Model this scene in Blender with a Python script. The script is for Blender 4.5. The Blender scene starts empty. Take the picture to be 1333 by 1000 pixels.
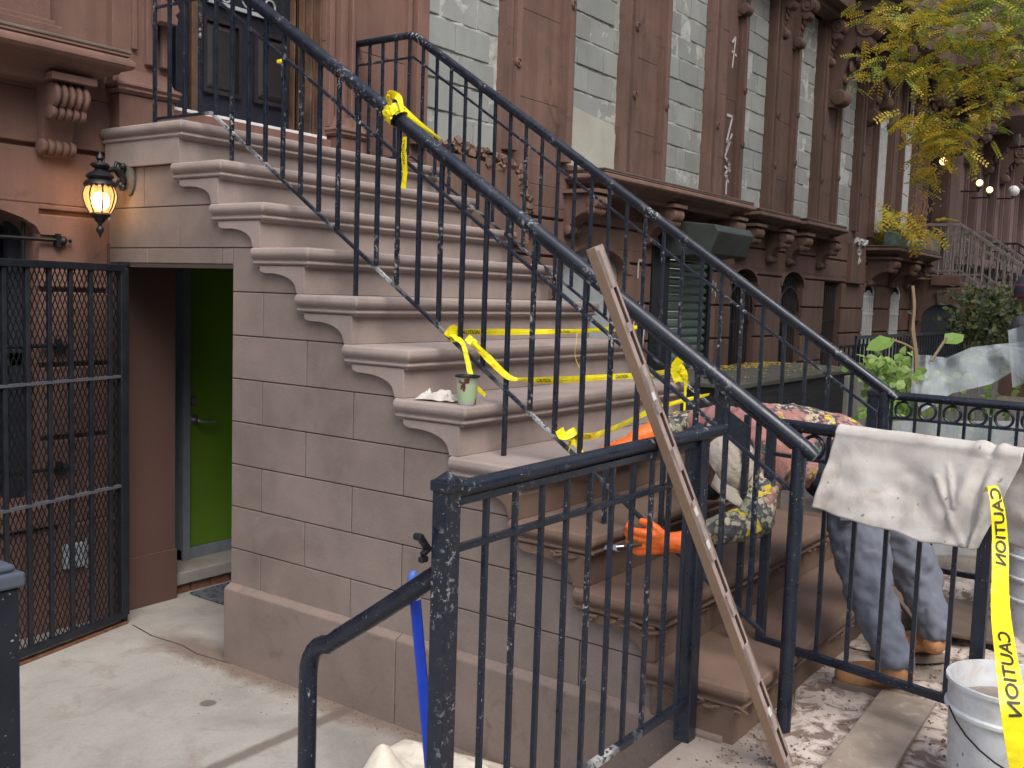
import bpy, bmesh, math, random
import numpy as np
from mathutils import Vector, Matrix, noise as mnoise
random.seed(11)
C = bpy.context.scene.collection
PI = math.pi
R = 0.185; T = 0.2696; H0 = 11 * R; W = 1.78
# ---------------------------------------------------------------- camera
CAM = Vector((-2.7254, -3.7722, 1.3219)); FPX = 1301.3
yaw, pit, rol = 0.94681, 0.08958, 0.03197
f_ = Vector((math.sin(yaw) * math.cos(pit), math.cos(yaw) * math.cos(pit), -math.sin(pit)))
r_ = f_.cross(Vector((0, 0, 1))).normalized(); u_ = r_.cross(f_)
rr = r_ * math.cos(rol) + u_ * math.sin(rol); uu = -r_ * math.sin(rol) + u_ * math.cos(rol)
cam = bpy.data.cameras.new('camera'); co = bpy.data.objects.new('camera', cam); C.objects.link(co)
co.matrix_world = Matrix(((rr.x, uu.x, -f_.x, CAM.x), (rr.y, uu.y, -f_.y, CAM.y), (rr.z, uu.z, -f_.z, CAM.z), (0, 0, 0, 1)))
cam.sensor_width = 36; cam.lens = FPX / 1333 * 36; cam.clip_end = 500; cam.clip_start = 0.05
bpy.context.scene.camera = co
# ---------------------------------------------------------------- light
w = bpy.data.worlds.new('World'); bpy.context.scene.world = w; w.use_nodes = True
nt = w.node_tree; nt.nodes.clear()
sky = nt.nodes.new('ShaderNodeTexSky'); sky.sky_type = 'NISHITA'; sky.sun_disc = False
SEL, SAZ = math.radians(52), math.radians(215)
sky.sun_elevation = SEL; sky.sun_rotation = SAZ; sky.dust_density = 4.0; sky.air_density = 1.0; sky.ozone_density = 1.0
hs = nt.nodes.new('ShaderNodeHueSaturation'); hs.inputs['Saturation'].default_value = 0.92
bg = nt.nodes.new('ShaderNodeBackground'); bg.inputs[1].default_value = 0.13
wo = nt.nodes.new('ShaderNodeOutputWorld')
nt.links.new(sky.outputs[0], hs.inputs['Color']); nt.links.new(hs.outputs[0], bg.inputs[0]); nt.links.new(bg.outputs[0], wo.inputs[0])
sl = bpy.data.lights.new('sun', 'SUN'); sl.energy = 0.8; sl.angle = math.radians(35); sl.color = (1, 0.99, 0.975)
so = bpy.data.objects.new('sun', sl); C.objects.link(so)
sd = Vector((math.sin(SAZ) * math.cos(SEL), math.cos(SAZ) * math.cos(SEL), math.sin(SEL)))
so.rotation_euler = sd.to_track_quat('Z', 'Y').to_euler()
sc = bpy.context.scene
sc.view_settings.view_transform = 'Standard'; sc.view_settings.look = 'None'; sc.view_settings.exposure = 1.0; sc.view_settings.gamma = 1
sc.cycles.max_bounces = 8; sc.cycles.transparent_max_bounces = 24
# ---------------------------------------------------------------- materials
class NT:
    def __init__(s, name):
        s.m = bpy.data.materials.new(name); s.m.use_nodes = True; s.n = s.m.node_tree.nodes; s.l = s.m.node_tree.links
        s.b = s.n['Principled BSDF']; s.tc = s.n.new('ShaderNodeTexCoord')
    def lk(s, a, b): s.l.new(a, b)
    def noise(s, scale, detail=6, rough=0.6, vec=None, dist=0):
        n = s.n.new('ShaderNodeTexNoise'); n.inputs['Scale'].default_value = scale; n.inputs['Detail'].default_value = detail
        n.inputs['Roughness'].default_value = rough; n.inputs['Distortion'].default_value = dist
        s.lk(vec if vec else s.tc.outputs['Object'], n.inputs['Vector']); return n.outputs['Fac']
    def mapping(s, sc=(1, 1, 1), loc=(0, 0, 0)):
        m = s.n.new('ShaderNodeMapping'); m.inputs['Scale'].default_value = sc; m.inputs['Location'].default_value = loc
        s.lk(s.tc.outputs['Object'], m.inputs['Vector']); return m.outputs[0]
    def ramp(s, fac, stops):
        r = s.n.new('ShaderNodeValToRGB'); e = r.color_ramp.elements
        while len(e) < len(stops): e.new(0.5)
        for i, (p, c) in enumerate(stops):
            e[i].position = p; e[i].color = (*c, 1) if isinstance(c, tuple) else (c, c, c, 1)
        s.lk(fac, r.inputs[0]); return r.outputs[0]
    def mix(s, fac, a, b, mode='MIX'):
        m = s.n.new('ShaderNodeMix'); m.data_type = 'RGBA'; m.blend_type = mode
        for v, i in ((fac, 0), (a, 6), (b, 7)):
            if isinstance(v, (int, float)): m.inputs[i].default_value = v if i == 0 else (v, v, v, 1)
            elif isinstance(v, tuple): m.inputs[i].default_value = (*v, 1)
            else: s.lk(v, m.inputs[i])
        return m.outputs[2]
    def math(s, op, a, b=0.0, clamp=False):
        m = s.n.new('ShaderNodeMath'); m.operation = op; m.use_clamp = clamp
        for v, i in ((a, 0), (b, 1)):
            if isinstance(v, (int, float)): m.inputs[i].default_value = v
            else: s.lk(v, m.inputs[i])
        return m.outputs[0]
    def xyz(s):
        x = s.n.new('ShaderNodeSeparateXYZ'); s.lk(s.tc.outputs['Object'], x.inputs[0]); return x.outputs
    def island(s):
        g = s.n.new('ShaderNodeNewGeometry'); return g.outputs['Random Per Island']
    def bump(s, h, strength=0.3, dist=0.01):
        b = s.n.new('ShaderNodeBump'); b.inputs['Strength'].default_value = strength; b.inputs['Distance'].default_value = dist
        s.lk(h, b.inputs['Height']); s.lk(b.outputs[0], s.b.inputs['Normal'])
    def out(s, col=None, rough=None, metal=None):
        if col is not None:
            if isinstance(col, tuple): s.b.inputs['Base Color'].default_value = (*col, 1)
            else: s.lk(col, s.b.inputs['Base Color'])
        if rough is not None:
            if isinstance(rough, (int, float)): s.b.inputs['Roughness'].default_value = rough
            else: s.lk(rough, s.b.inputs['Roughness'])
        if metal: s.b.inputs['Metallic'].default_value = metal
        return s.m
def sc3(c, k): return tuple(min(1, v * k) for v in c)
def stone(name, base, var=0.25, scale=2.2, bump=0.25, rough=0.85, stain=None, isl=0.0, fine=70, streak=0.0):
    t = NT(name)
    n1 = t.noise(scale, 8, 0.6, dist=0.4); n2 = t.noise(fine, 4, 0.7)
    c = t.ramp(n1, [(0.3, sc3(base, 1 - var)), (0.5, base), (0.72, sc3(base, 1 + var))])
    c = t.mix(0.5, c, t.ramp(n2, [(0.3, 0.80), (0.7, 1.0)]), 'MULTIPLY')
    if stain:
        n3 = t.noise(scale * 2.3, 7, 0.7, dist=1.2)
        c = t.mix(t.ramp(n3, [(0.56, 0.0), (0.72, 0.75)]), c, stain)
    if isl:
        c = t.mix(1.0, c, t.ramp(t.island(), [(0, 1 - isl), (1, 1.0)]), 'MULTIPLY')
    if streak:
        v = t.mapping((9, 9, 0.8)); c = t.mix(streak, c, t.ramp(t.noise(1.0, 6, 0.6, v), [(0.35, 0.55), (0.6, 1.0)]), 'MULTIPLY')
    t.bump(t.math('ADD', t.math('MULTIPLY', n1, 0.6), t.math('MULTIPLY', n2, 0.4)), bump, 0.012)
    return t.out(c, rough)
def plain(name, base, rough=0.6, metal=0, var=0.12, scale=20, bump=0.05):
    t = NT(name); n = t.noise(scale, 5, 0.6)
    t.bump(n, bump, 0.004)
    return t.out(t.ramp(n, [(0.3, sc3(base, 1 - var)), (0.7, sc3(base, 1 + var))]), rough, metal)
def paint(name, base=(0.010, 0.015, 0.027), chips=0.66, rough=0.24, chipcol=(0.42, 0.43, 0.42)):
    t = NT(name)
    a = t.noise(55, 5, 0.75); b = t.noise(5, 4, 0.6); c2 = t.noise(170, 2, 0.5)
    m = t.math('MULTIPLY', t.ramp(a, [(chips - 0.02, 0.0), (chips + 0.02, 1.0)]), t.ramp(b, [(0.5, 0.0), (0.66, 1.0)]))
    m2 = t.ramp(c2, [(0.70, 0.0), (0.73, 0.8)])
    m = t.math('MAXIMUM', m, t.math('MULTIPLY', m2, t.ramp(b, [(0.35, 0.1), (0.6, 1.0)])))
    dust = t.noise(14, 6, 0.7)
    base_c = t.mix(t.ramp(dust, [(0.42, 0.0), (0.80, 0.10)]), base, (0.12, 0.13, 0.14))
    col = t.mix(m, base_c, chipcol)
    t.bump(t.math('ADD', m, t.math('MULTIPLY', dust, 0.7)), 0.25, 0.002)
    return t.out(col, t.ramp(t.math('MAXIMUM', m, t.math('MULTIPLY', dust, 0.8)), [(0.3, rough), (0.9, 0.8)]))
M = {}
# stoop stone: cured pale coat above, fresh dark coat on the last three steps
def stoop_mat(name, base, fresh, wall=False):
    t = NT(name)
    n1 = t.noise(2.6, 8, 0.62, dist=0.5); n2 = t.noise(110, 3, 0.6); n4 = t.noise(9, 6, 0.7)
    c = t.ramp(n1, [(0.3, sc3(base, 0.74)), (0.5, base), (0.74, sc3(base, 1.2))])
    c = t.mix(t.ramp(n4, [(0.5, 0.0), (0.75, 0.35)]), c, sc3(base, 1.25))
    c = t.mix(0.35, c, t.ramp(n2, [(0.3, 0.78), (0.7, 1.0)]), 'MULTIPLY')
    X = t.xyz()
    if wall:
        c = t.mix(1.0, c, t.ramp(t.island(), [(0, 0.90), (1, 1.0)]), 'MULTIPLY')
        # wet coat brushed over the wall beside the lowest brackets
        d = t.math('SUBTRACT', t.math('ADD', t.math('MULTIPLY', X[1], 0.686), H0 - 0.12), X[2])
        d = t.math('ADD', d, t.math('MULTIPLY', t.math('SUBTRACT', t.noise(6, 3, 0.5), 0.5), 0.10))
        k = t.math('MULTIPLY', t.ramp(d, [(0.17, 1.0), (0.185, 0.0)]), t.ramp(X[2], [(0.54, 1.0), (0.56, 0.0)]))
        st = t.noise(1.7, 6, 0.6, dist=0.8)
        c = t.mix(t.ramp(st, [(0.52, 0.0), (0.72, 0.55)]), c, (0.12, 0.09, 0.07))
        c = t.mix(t.math('MULTIPLY', k, 0.85), c, sc3(fresh, 1.25))
    else:
        nz = t.math('ADD', X[2], t.math('MULTIPLY', t.math('SUBTRACT', t.noise(3.2, 3, 0.5), 0.5), 0.10))
        k = t.ramp(nz, [(0.632, 1.0), (0.638, 0.0)])
        fr = t.ramp(n1, [(0.3, sc3(fresh, 0.8)), (0.72, sc3(fresh, 1.2))])
        c = t.mix(k, c, fr)
    t.bump(t.math('ADD', t.math('MULTIPLY', n4, 0.7), t.math('MULTIPLY', n2, 0.35)), 0.28, 0.012)
    return t.out(c, 0.8)
M['step'] = stoop_mat('step_coat', (0.305, 0.252, 0.230), (0.150, 0.098, 0.072))
M['swall'] = stoop_mat('stoop_wall_coat', (0.222, 0.180, 0.158), (0.150, 0.098, 0.072), True)
M['plinth'] = stone('plinth_coat', (0.200, 0.155, 0.134), 0.18, 2.5, 0.3, stain=(0.11, 0.08, 0.062))
M['joint'] = plain('joint_dark', (0.06, 0.045, 0.038), 0.9)
M['brown'] = stone('brownstone_red', (0.205, 0.115, 0.090), 0.2, 1.8, 0.3, stain=(0.12, 0.07, 0.055), isl=0.08, streak=0.35)
M['brownB'] = stone('brownstone_worn', (0.212, 0.128, 0.100), 0.26, 1.5, 0.4, stain=(0.10, 0.065, 0.05), isl=0.12, streak=0.5)
M['brownC'] = stone('brownstone_shaded', (0.132, 0.078, 0.060), 0.25, 1.5, 0.4, stain=(0.08, 0.055, 0.045), isl=0.12, streak=0.5)  # tree canopy shade on the further houses darkened into the base colour
M['brownD'] = stone('brownstone_plum', (0.155, 0.098, 0.085), 0.2, 1.2, 0.3, isl=0.1, streak=0.3)
M['rubble'] = stone('broken_stucco', (0.17, 0.105, 0.08), 0.4, 9, 1.0, fine=40)
M['ledge_moss'] = stone('ledge_weathered', (0.15, 0.125, 0.095), 0.3, 5, 0.5, stain=(0.10, 0.11, 0.07))
M['paint'] = paint('railing_paint', chips=0.64)
M['paint2'] = paint('railing_paint_chipped', chips=0.575)
M['paintworn'] = paint('railing_paint_worn', chips=0.44, chipcol=(0.36, 0.37, 0.37))
M['paint3'] = paint('gate_paint', chips=0.70, base=(0.008, 0.012, 0.022))
M['gatedark'] = paint('security_gate_paint', base=(0.006, 0.009, 0.015), chips=0.74, rough=0.5, chipcol=(0.15, 0.17, 0.2))
M['rust'] = stone('rusty_iron', (0.16, 0.07, 0.035), 0.5, 20, 0.3)
M['iron'] = plain('black_iron', (0.008, 0.010, 0.013), 0.45, 0, 0.3, 40, 0.3)
def concrete(name, base, dirt, dirtamt=0.6, stains=True):
    t = NT(name)
    n1 = t.noise(1.6, 9, 0.65, dist=0.6); n2 = t.noise(90, 3, 0.6); n3 = t.noise(5, 8, 0.75, dist=0.5)
    c = t.ramp(n1, [(0.3, sc3(base, 0.72)), (0.5, base), (0.7, sc3(base, 1.2))])
    c = t.mix(t.math('MULTIPLY', t.ramp(n3, [(0.52, 0.0), (0.7, 1.0)]), dirtamt), c, dirt)
    sp = t.noise(28, 4, 0.8)
    c = t.mix(t.ramp(sp, [(0.66, 0.0), (0.70, dirtamt)]), c, sc3(dirt, 0.6))
    c = t.mix(0.4, c, t.ramp(n2, [(0.3, 0.75), (0.7, 1.05)]), 'MULTIPLY')
    if stains:
        X = t.xyz()
        def disc(cx, cy, r, sx=1.0):
            a = t.math('MULTIPLY', t.math('SUBTRACT', X[0], cx), sx); b = t.math('SUBTRACT', X[1], cy)
            return t.math('SQRT', t.math('ADD', t.math('MULTIPLY', a, a), t.math('MULTIPLY', b, b)))
        c = t.mix(t.ramp(t.math('SUBTRACT', disc(-0.32, -0.62, 0), 0.0), [(0.028, 0.8), (0.036, 0.0)]), c, (0.10, 0.075, 0.055))
        # dirt washed along the foot of the stoop wall
        e = t.math('ADD', X[0], t.math('MULTIPLY', n3, 0.22))
        c = t.mix(t.math('MULTIPLY', t.ramp(e, [(0.0, 0.0), (0.08, 0.8), (0.17, 0.8), (0.26, 0.0)]), t.ramp(X[1], [(-0.1 + 0.0, 1.0), (0.25, 0.2)])), c, (0.15, 0.10, 0.075))
        # dark wet seam across the slab
        ln = t.math('ABSOLUTE', t.math('ADD', X[1], t.math('ADD', 1.075, t.math('MULTIPLY', t.math('SUBTRACT', n3, 0.5), 0.05))))
        c = t.mix(t.ramp(ln, [(0.018, 0.8), (0.04, 0.0)]), c, (0.12, 0.095, 0.075))
    t.bump(t.math('ADD', n3, t.math('MULTIPLY', n2, 0.5)), 0.25, 0.01)
    return t.out(c, 0.85)
M['areaway'] = concrete('areaway_concrete', (0.325, 0.312, 0.285), (0.22, 0.165, 0.135), 0.6)
M['sidewalk'] = concrete('sidewalk_concrete', (0.29, 0.250, 0.220), (0.110, 0.072, 0.052), 1.0, False)
M['yard'] = concrete('yard_ground', (0.17, 0.155, 0.135), (0.09, 0.07, 0.05), 0.8, False)
M['door'] = plain('door_paint', (0.013, 0.015, 0.025), 0.42, 0, 0.3, 12, 0.1)
M['doorpanel'] = stone('door_panel_paint', (0.022, 0.018, 0.022), 0.4, 5, 0.1, 0.45)
M['framewood'] = stone('stripped_frame', (0.11, 0.062, 0.036), 0.6, 5, 0.2, 0.6, stain=(0.02, 0.016, 0.014))
M['white'] = plain('white_paint', (0.70, 0.70, 0.70), 0.5)
M['green'] = plain('green_door_paint', (0.115, 0.235, 0.018), 0.5, 0, 0.08, 3, 0.05)
M['redwall'] = stone('passage_wall', (0.105, 0.055, 0.045), 0.12, 1.5, 0.2)
M['greyframe'] = plain('grey_frame', (0.20, 0.23, 0.27), 0.5)
M['steel'] = plain('steel', (0.5, 0.5, 0.5), 0.3, 0.9)
M['brick'] = stone('sill_brick', (0.22, 0.10, 0.07), 0.3, 20, 0.4, isl=0.4)
M['mat'] = None
# ---------------------------------------------------------------- mesh builder
class MB:
    def __init__(s): s.v = []; s.f = []; s.mi = []; s.cur = 0
    def add(s, vs, fs):
        o = len(s.v); s.v += [tuple(v) for v in vs]
        for q in fs: s.f.append([i + o for i in q]); s.mi.append(s.cur)
    def box(s, x0, x1, y0, y1, z0, z1, mat=None):
        vs = [(x, y, z) for z in (z0, z1) for y in (y0, y1) for x in (x0, x1)]
        if mat is not None: vs = [tuple(mat @ Vector(v)) for v in vs]
        s.add(vs, [(0, 2, 3, 1), (4, 5, 7, 6), (0, 1, 5, 4), (2, 6, 7, 3), (0, 4, 6, 2), (1, 3, 7, 5)])
        return s
    def obox(s, c, hx, hy, hz, q=None):
        m = Matrix.Translation(Vector(c)) @ (q.to_matrix().to_4x4() if q is not None else Matrix())
        return s.box(-hx, hx, -hy, hy, -hz, hz, m)
    def bar(s, a, b, hw, hh=None, up=(0, 0, 1)):
        """rectangular bar from a to b, half width hw (sideways), half height hh"""
        a = Vector(a); b = Vector(b); hh = hw if hh is None else hh
        d = (b - a).normalized(); upv = Vector(up)
        if abs(d.dot(upv)) > 0.98: upv = Vector((0, 1, 0))
        sd = d.cross(upv).normalized(); up2 = sd.cross(d)
        vs = []
        for p in (a, b):
            for i, j in ((-1, -1), (1, -1), (1, 1), (-1, 1)): vs.append(p + sd * hw * i + up2 * hh * j)
        s.add(vs, [(3, 2, 1, 0), (4, 5, 6, 7), (0, 1, 5, 4), (1, 2, 6, 5), (2, 3, 7, 6), (3, 0, 4, 7)]); return s
    def tube(s, pts, r, n=10, caps=True):
        pts = [Vector(p) for p in pts]; k = len(pts); rs = r if isinstance(r, (list, tuple)) else [r] * k
        prev = None; base = len(s.v); vs = []
        for i, p in enumerate(pts):
            d = ((pts[min(i + 1, k - 1)] - p).normalized() + (p - pts[max(i - 1, 0)]).normalized())
            d = d.normalized() if d.length > 1e-6 else Vector((0, 0, 1))
            if prev is None:
                a = d.cross(Vector((0, 0, 1)));
                if a.length < 0.05: a = d.cross(Vector((1, 0, 0)))
                a.normalize()
            else:
                a = (prev - d * prev.dot(d)).normalized()
            prev = a; b = d.cross(a)
            for j in range(n):
                t = 2 * PI * j / n; vs.append(p + (a * math.cos(t) + b * math.sin(t)) * rs[i])
        fs = []
        for i in range(k - 1):
            for j in range(n):
                j2 = (j + 1) % n; fs.append((i * n + j, i * n + j2, (i + 1) * n + j2, (i + 1) * n + j))
        if caps: fs.append(tuple(range(n - 1, -1, -1))); fs.append(tuple((k - 1) * n + j for j in range(n)))
        s.add(vs, fs); return s
    def lathe(s, prof, c, n=20, axis='z', ang=0):
        vs = []; fs = []
        for r, z in prof:
            for j in range(n):
                t = 2 * PI * j / n + ang; x, y = r * math.cos(t), r * math.sin(t)
                p = (x, y, z) if axis == 'z' else ((x, z, y) if axis == 'y' else (z, x, y))
                vs.append((c[0] + p[0], c[1] + p[1], c[2] + p[2]))
        for i in range(len(prof) - 1):
            for j in range(n):
                j2 = (j + 1) % n; q = (i * n + j, i * n + j2, (i + 1) * n + j2, (i + 1) * n + j)
                fs.append(q)
        fs.append(tuple(range(n - 1, -1, -1))); fs.append(tuple((len(prof) - 1) * n + j for j in range(n)))
        s.add(vs, fs); return s
    def prism(s, poly, axis, a0, a1):
        """poly of 2D points; axis 'x': (y,z), 'y': (x,z), 'z': (x,y)"""
        n = len(poly); vs = []
        for a in (a0, a1):
            for p in poly:
                vs.append((a, p[0], p[1]) if axis == 'x' else ((p[0], a, p[1]) if axis == 'y' else (p[0], p[1], a)))
        fs = [tuple(range(n - 1, -1, -1)), tuple(range(n, 2 * n))] + [(i, (i + 1) % n, n + (i + 1) % n, n + i) for i in range(n)]
        s.add(vs, fs); return s
    def mould(s, x0, x1, yf, yb, prof, rc=0.0, z0=0, sides='LFR'):
        """moulded slab: prof = [(d,z)] outward offsets (top to bottom) round three sides of a rectangle, front at yf (towards -y)"""
        rings = []
        for d, z in prof:
            xl = x0 - (d if 'L' in sides else 0); xr = x1 + (d if 'R' in sides else 0); yy = yf - d
            ring = [(xl, yb, z + z0)]
            r = max(0.0015, rc + d) if rc else 0
            for cx, cy, a0 in (((xl + r), yy + r, PI), ((xr - r), yy + r, 1.5 * PI)):
                k = 4 if rc else 0
                for i in range(k + 1):
                    a = a0 + (0.5 * PI * i / k if k else 0)
                    if rc: ring.append((cx + r * math.cos(a), cy + r * math.sin(a), z + z0))
                    else: ring.append((cx, cy, z + z0))
            ring.append((xr, yb, z + z0)); rings.append(ring)
        n = len(rings[0]); vs = [p for r2 in rings for p in r2]; fs = []
        for i in range(len(rings) - 1):
            for j in range(n):
                j2 = (j + 1) % n; fs.append((i * n + j, (i + 1) * n + j, (i + 1) * n + j2, i * n + j2))
        fs.append(tuple(range(n))); fs.append(tuple((len(rings) - 1) * n + j for j in range(n - 1, -1, -1)))
        s.add(vs, fs); return s
    def sphere(s, c, r, n=10, m=7, sc=(1, 1, 1)):
        return s.lathe2(c, r, n, m, sc)
    def lathe2(s, c, r, n, m, sc):
        prof = [(r * math.sin(PI * (i + 0.0) / m) + 1e-4, -r * math.cos(PI * i / m)) for i in range(m + 1)]
        o = len(s.v); s.lathe(prof, (0, 0, 0), n)
        for i in range(o, len(s.v)):
            v = s.v[i]; s.v[i] = (c[0] + v[0] * sc[0], c[1] + v[1] * sc[1], c[2] + v[2] * sc[2])
        return s
    def rotate_last(s, start, m):
        for i in range(start, len(s.v)): s.v[i] = tuple(m @ Vector(s.v[i]))
ORG = {}
def tag(o, label=None, cat=None, group=None, kind=None):
    if label: o['label'] = label
    if cat: o['category'] = cat
    if group: o['group'] = group
    if kind: o['kind'] = kind
    return o
def empty(name, loc, label=None, cat=None, group=None):
    o = bpy.data.objects.new(name, None); C.objects.link(o); o.location = loc; o.empty_display_size = 0.1
    ORG[o.name] = Vector(loc); return tag(o, label, cat, group)
def obj(name, mb, mat, parent=None, bevel=0.0, smooth=False, org=None, ang=35, segs=2, local=False):
    L = ORG[parent.name] if parent else (Vector(org) if org is not None else Vector((0, 0, 0)))
    me = bpy.data.meshes.new(name)
    vs = mb.v if local else [(v[0] - L.x, v[1] - L.y, v[2] - L.z) for v in mb.v]
    me.from_pydata(vs, [], mb.f); me.validate()
    mats = mat if isinstance(mat, list) else [mat]
    for m in mats: me.materials.append(m)
    if len(mats) > 1 and len(me.polygons) == len(mb.mi): me.polygons.foreach_set('material_index', mb.mi)
    bm = bmesh.new(); bm.from_mesh(me); bmesh.ops.recalc_face_normals(bm, faces=bm.faces); bm.to_mesh(me); bm.free()
    if smooth:
        me.polygons.foreach_set('use_smooth', [True] * len(me.polygons)); me.set_sharp_from_angle(angle=math.radians(ang))
    me.update()
    o = bpy.data.objects.new(name, me); C.objects.link(o); ORG[o.name] = L
    if parent: o.parent = parent
    else: o.location = L
    if bevel:
        b = o.modifiers.new('bevel', 'BEVEL'); b.width = bevel; b.segments = segs; b.limit_method = 'ANGLE'; b.angle_limit = math.radians(40)
    return o
def copy_tree(o, parent=None):
    c = o.copy(); C.objects.link(c); c.parent = parent; ORG[c.name] = ORG.get(o.name, Vector((0, 0, 0)))
    for ch in list(o.children): copy_tree(ch, c)
    return c
def at(px, py, d):
    """a point d metres in front of the camera position"""
    return CAM + (f_ + rr * ((px - 666.5) / FPX) - uu * ((py - 500) / FPX)) * d
def jit(v, a): return v + random.uniform(-a, a)

# ================================================================= GROUND
def sheet(name, x0, x1, y0, y1, z, mat, sub=1):
    mb = MB(); mb.add([(x0, y0, z), (x1, y0, z), (x1, y1, z), (x0, y1, z)], [(0, 1, 2, 3)])
    return tag(obj(name, mb, mat), kind='structure')
sheet('ground', -120, 200, -120, 120, -0.335, M['yard'])
b = MB(); b.box(-40, 90, -8.0, -2.52, -0.36, 0.0); tag(obj('sidewalk', b, M['sidewalk'], bevel=0.006), kind='structure')
b = MB(); b.box(-9, 1.83, -2.515, 0.70, -0.5, -0.315)
tag(obj('areaway_floor', b, M['areaway']), kind='structure')
b = MB(); b.box(-1.12 - 0.93, -1.2 + 0.08, -2.515, -2.22, -0.33, -0.16); tag(obj('areaway_step', b, M['sidewalk'], bevel=0.01), kind='structure')
b = MB(); b.box(1.84, 60, -2.515, 0.66, -0.3, -0.02); tag(obj('front_yard_paving', b, M['yard']), kind='structure')
b = MB(); b.box(-60, 90, -16, -8.15, -0.36, -0.12); tag(obj('road', b, plain('asphalt', (0.05, 0.05, 0.05), 0.9, 0, 0.2, 30, 0.3)), kind='structure')
# crack / joint lines in areaway slab
b = MB()
def crack(pts, z, wd):
    for (a, c) in zip(pts[:-1], pts[1:]):
        a = Vector((*a, z)); c = Vector((*c, z)); b.bar(a, c, wd, 0.0015)
crack([(0.02, 0.40), (-0.01, 0.2), (0.005, 0.0), (-0.02, -0.15), (0.0, -0.33), (0.03, -0.45)], -0.3150, 0.0035)
tag(obj('slab_crack', b, M['joint']), kind='structure')

# ================================================================= STOOP
stoop = empty('stoop', (0.9, -1.0, 0), 'brown stone front stoop of eleven steps, pale above and freshly coated dark at the bottom', 'stoop')
NP = [(-0.022, 0.0), (-0.012, -0.0015), (-0.004, -0.008), (0.0, -0.019), (0.0, -0.027), (-0.004, -0.037), (-0.012, -0.044),
      (-0.020, -0.047), (-0.021, -0.053), (-0.014, -0.058), (-0.013, -0.064), (-0.017, -0.069), (-0.028, -0.071), (-0.030, -0.079)]
def bracket_poly(y, z, zb):
    P = [(y + 0.045, z - 0.075), (y + 0.045, zb), (y + 0.088, zb), (y + 0.091, zb + 0.012)]
    for i in range(9):
        a = PI * 0.5 * i / 8
        P.append((y + 0.25 - 0.155 * math.cos(a) , zb + 0.02 + (z - 0.105 - zb - 0.02) * math.sin(a)))
    P += [(y + 0.285, z - 0.105), (y + 0.31, z - 0.095), (y + 0.312, z - 0.075)]
    return P
for k in range(0, 11):
    y = -k * T; z = H0 - k * R; zb = z - R; b = MB()
    if k == 0:
        b.mould(-0.004, W, y, 0.615, NP, 0.012, z)
        b.box(0.018, W - 0.02, y + 0.045, 0.61, zb + 0.001, z - 0.07)
    else:
        b.mould(-0.004, W, y, y + 0.345, NP, 0.012, z)
        if k < 10:
            b.prism(bracket_poly(y, z, zb + 0.001), 'x', 0.018, W - 0.02)
        else:
            b.box(0.018, W - 0.02, y + 0.045, y + 0.32, 0.0, z - 0.07)
    nm = 'landing' if k == 0 else 'step'
    o = obj(nm, b, M['step'], stoop, smooth=True, ang=28, bevel=0.004 if k else 0.003)
# side wall of separate blocks
b = MB(); bj = MB()
OPY0, OPY1, OPZ = -0.30, 0.47, 1.41
def blk(y0, y1, z0, z1, g=0.0022):
    if y1 - y0 < 0.02: return
    b.box(0.040, 0.16, y0 + g, y1 - g, z0 + g, z1 - g)
    bj.box(0.044, 0.15, y0 - 0.001, y1 + 0.001, z0 - 0.001, z1 - 0.003)
for c in range(0, 11):
    z1 = H0 - c * R; z0 = z1 - R; yf = -c * T + 0.062
    if c == 10: z0 = 0.0
    off = (-0.495 if c % 2 == 0 else -0.762)
    if c < 3: off += 0.03
    cuts = sorted([off + 0.532 * i for i in range(-8, 6)])
    if z0 >= OPZ - 0.2 and z0 < OPZ and z1 > OPZ:   # lintel course
        ivs = [(yf, OPY0, z0, z1), (OPY0, 0.615, OPZ, z1)]
    elif z1 <= OPZ: ivs = [(yf, OPY0, z0, z1)]
    else: ivs = [(yf, 0.615, z0, z1)]
    for (ya, yb, za, zb2) in ivs:
        ys = [ya] + [q for q in cuts if ya + 0.06 < q < yb - 0.06] + [yb]
        for q0, q1 in zip(ys[:-1], ys[1:]): blk(q0, q1, za, zb2)
sw = obj('side_wall', b, M['swall'], stoop, bevel=0.0025)
obj('mortar', bj, M['joint'], sw)
b = MB()
PZ0 = -0.33
b.prism([(-2.62, PZ0), (OPY0, PZ0), (OPY0, 0.0), (-2.62, 0.0)], 'x', 0.0, 0.5)
for (ya, yb) in ((-1.303, OPY0), (-2.62, -1.307)):
    b2 = MB()
    b2.prism([(ya, PZ0), (yb, PZ0), (yb, 0.012), (ya, 0.012)], 'x', 0.004, 0.4)
    b2.prism([(0.004, 0.012), (0.039, 0.03), (0.4, 0.03), (0.4, 0.012)], 'y', ya, yb)
    obj('plinth', b2, M['plinth'], stoop, bevel=0.004)
b = MB()
for c in range(1, 11):      # core under the steps
    b.box(0.16, W - 0.06, -c * T + 0.06, -c * T + 0.06 + T, -0.33 if c > 2 else 1.415, H0 - (c + 0.5) * R)
b.box(0.045, W - 0.06, OPY0 + 0.005, 0.6, OPZ + 0.004, 1.58)     # passage ceiling
b.box(W - 0.1, W - 0.05, OPY0, 0.61, -0.33, OPZ)
obj('passage', b, M['redwall'], stoop)
b = MB(); b.box(W - 0.05, W - 0.03, -2.6, 0.61, -0.03, 0.2)
for c in range(0, 11):
    z1 = H0 - c * R; b.box(W - 0.15, W - 0.045, -c * T + 0.062, 0.61, max(0, z1 - R), z1 - 0.08)
obj('far_side_wall', b, M['swall'], stoop)
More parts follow.
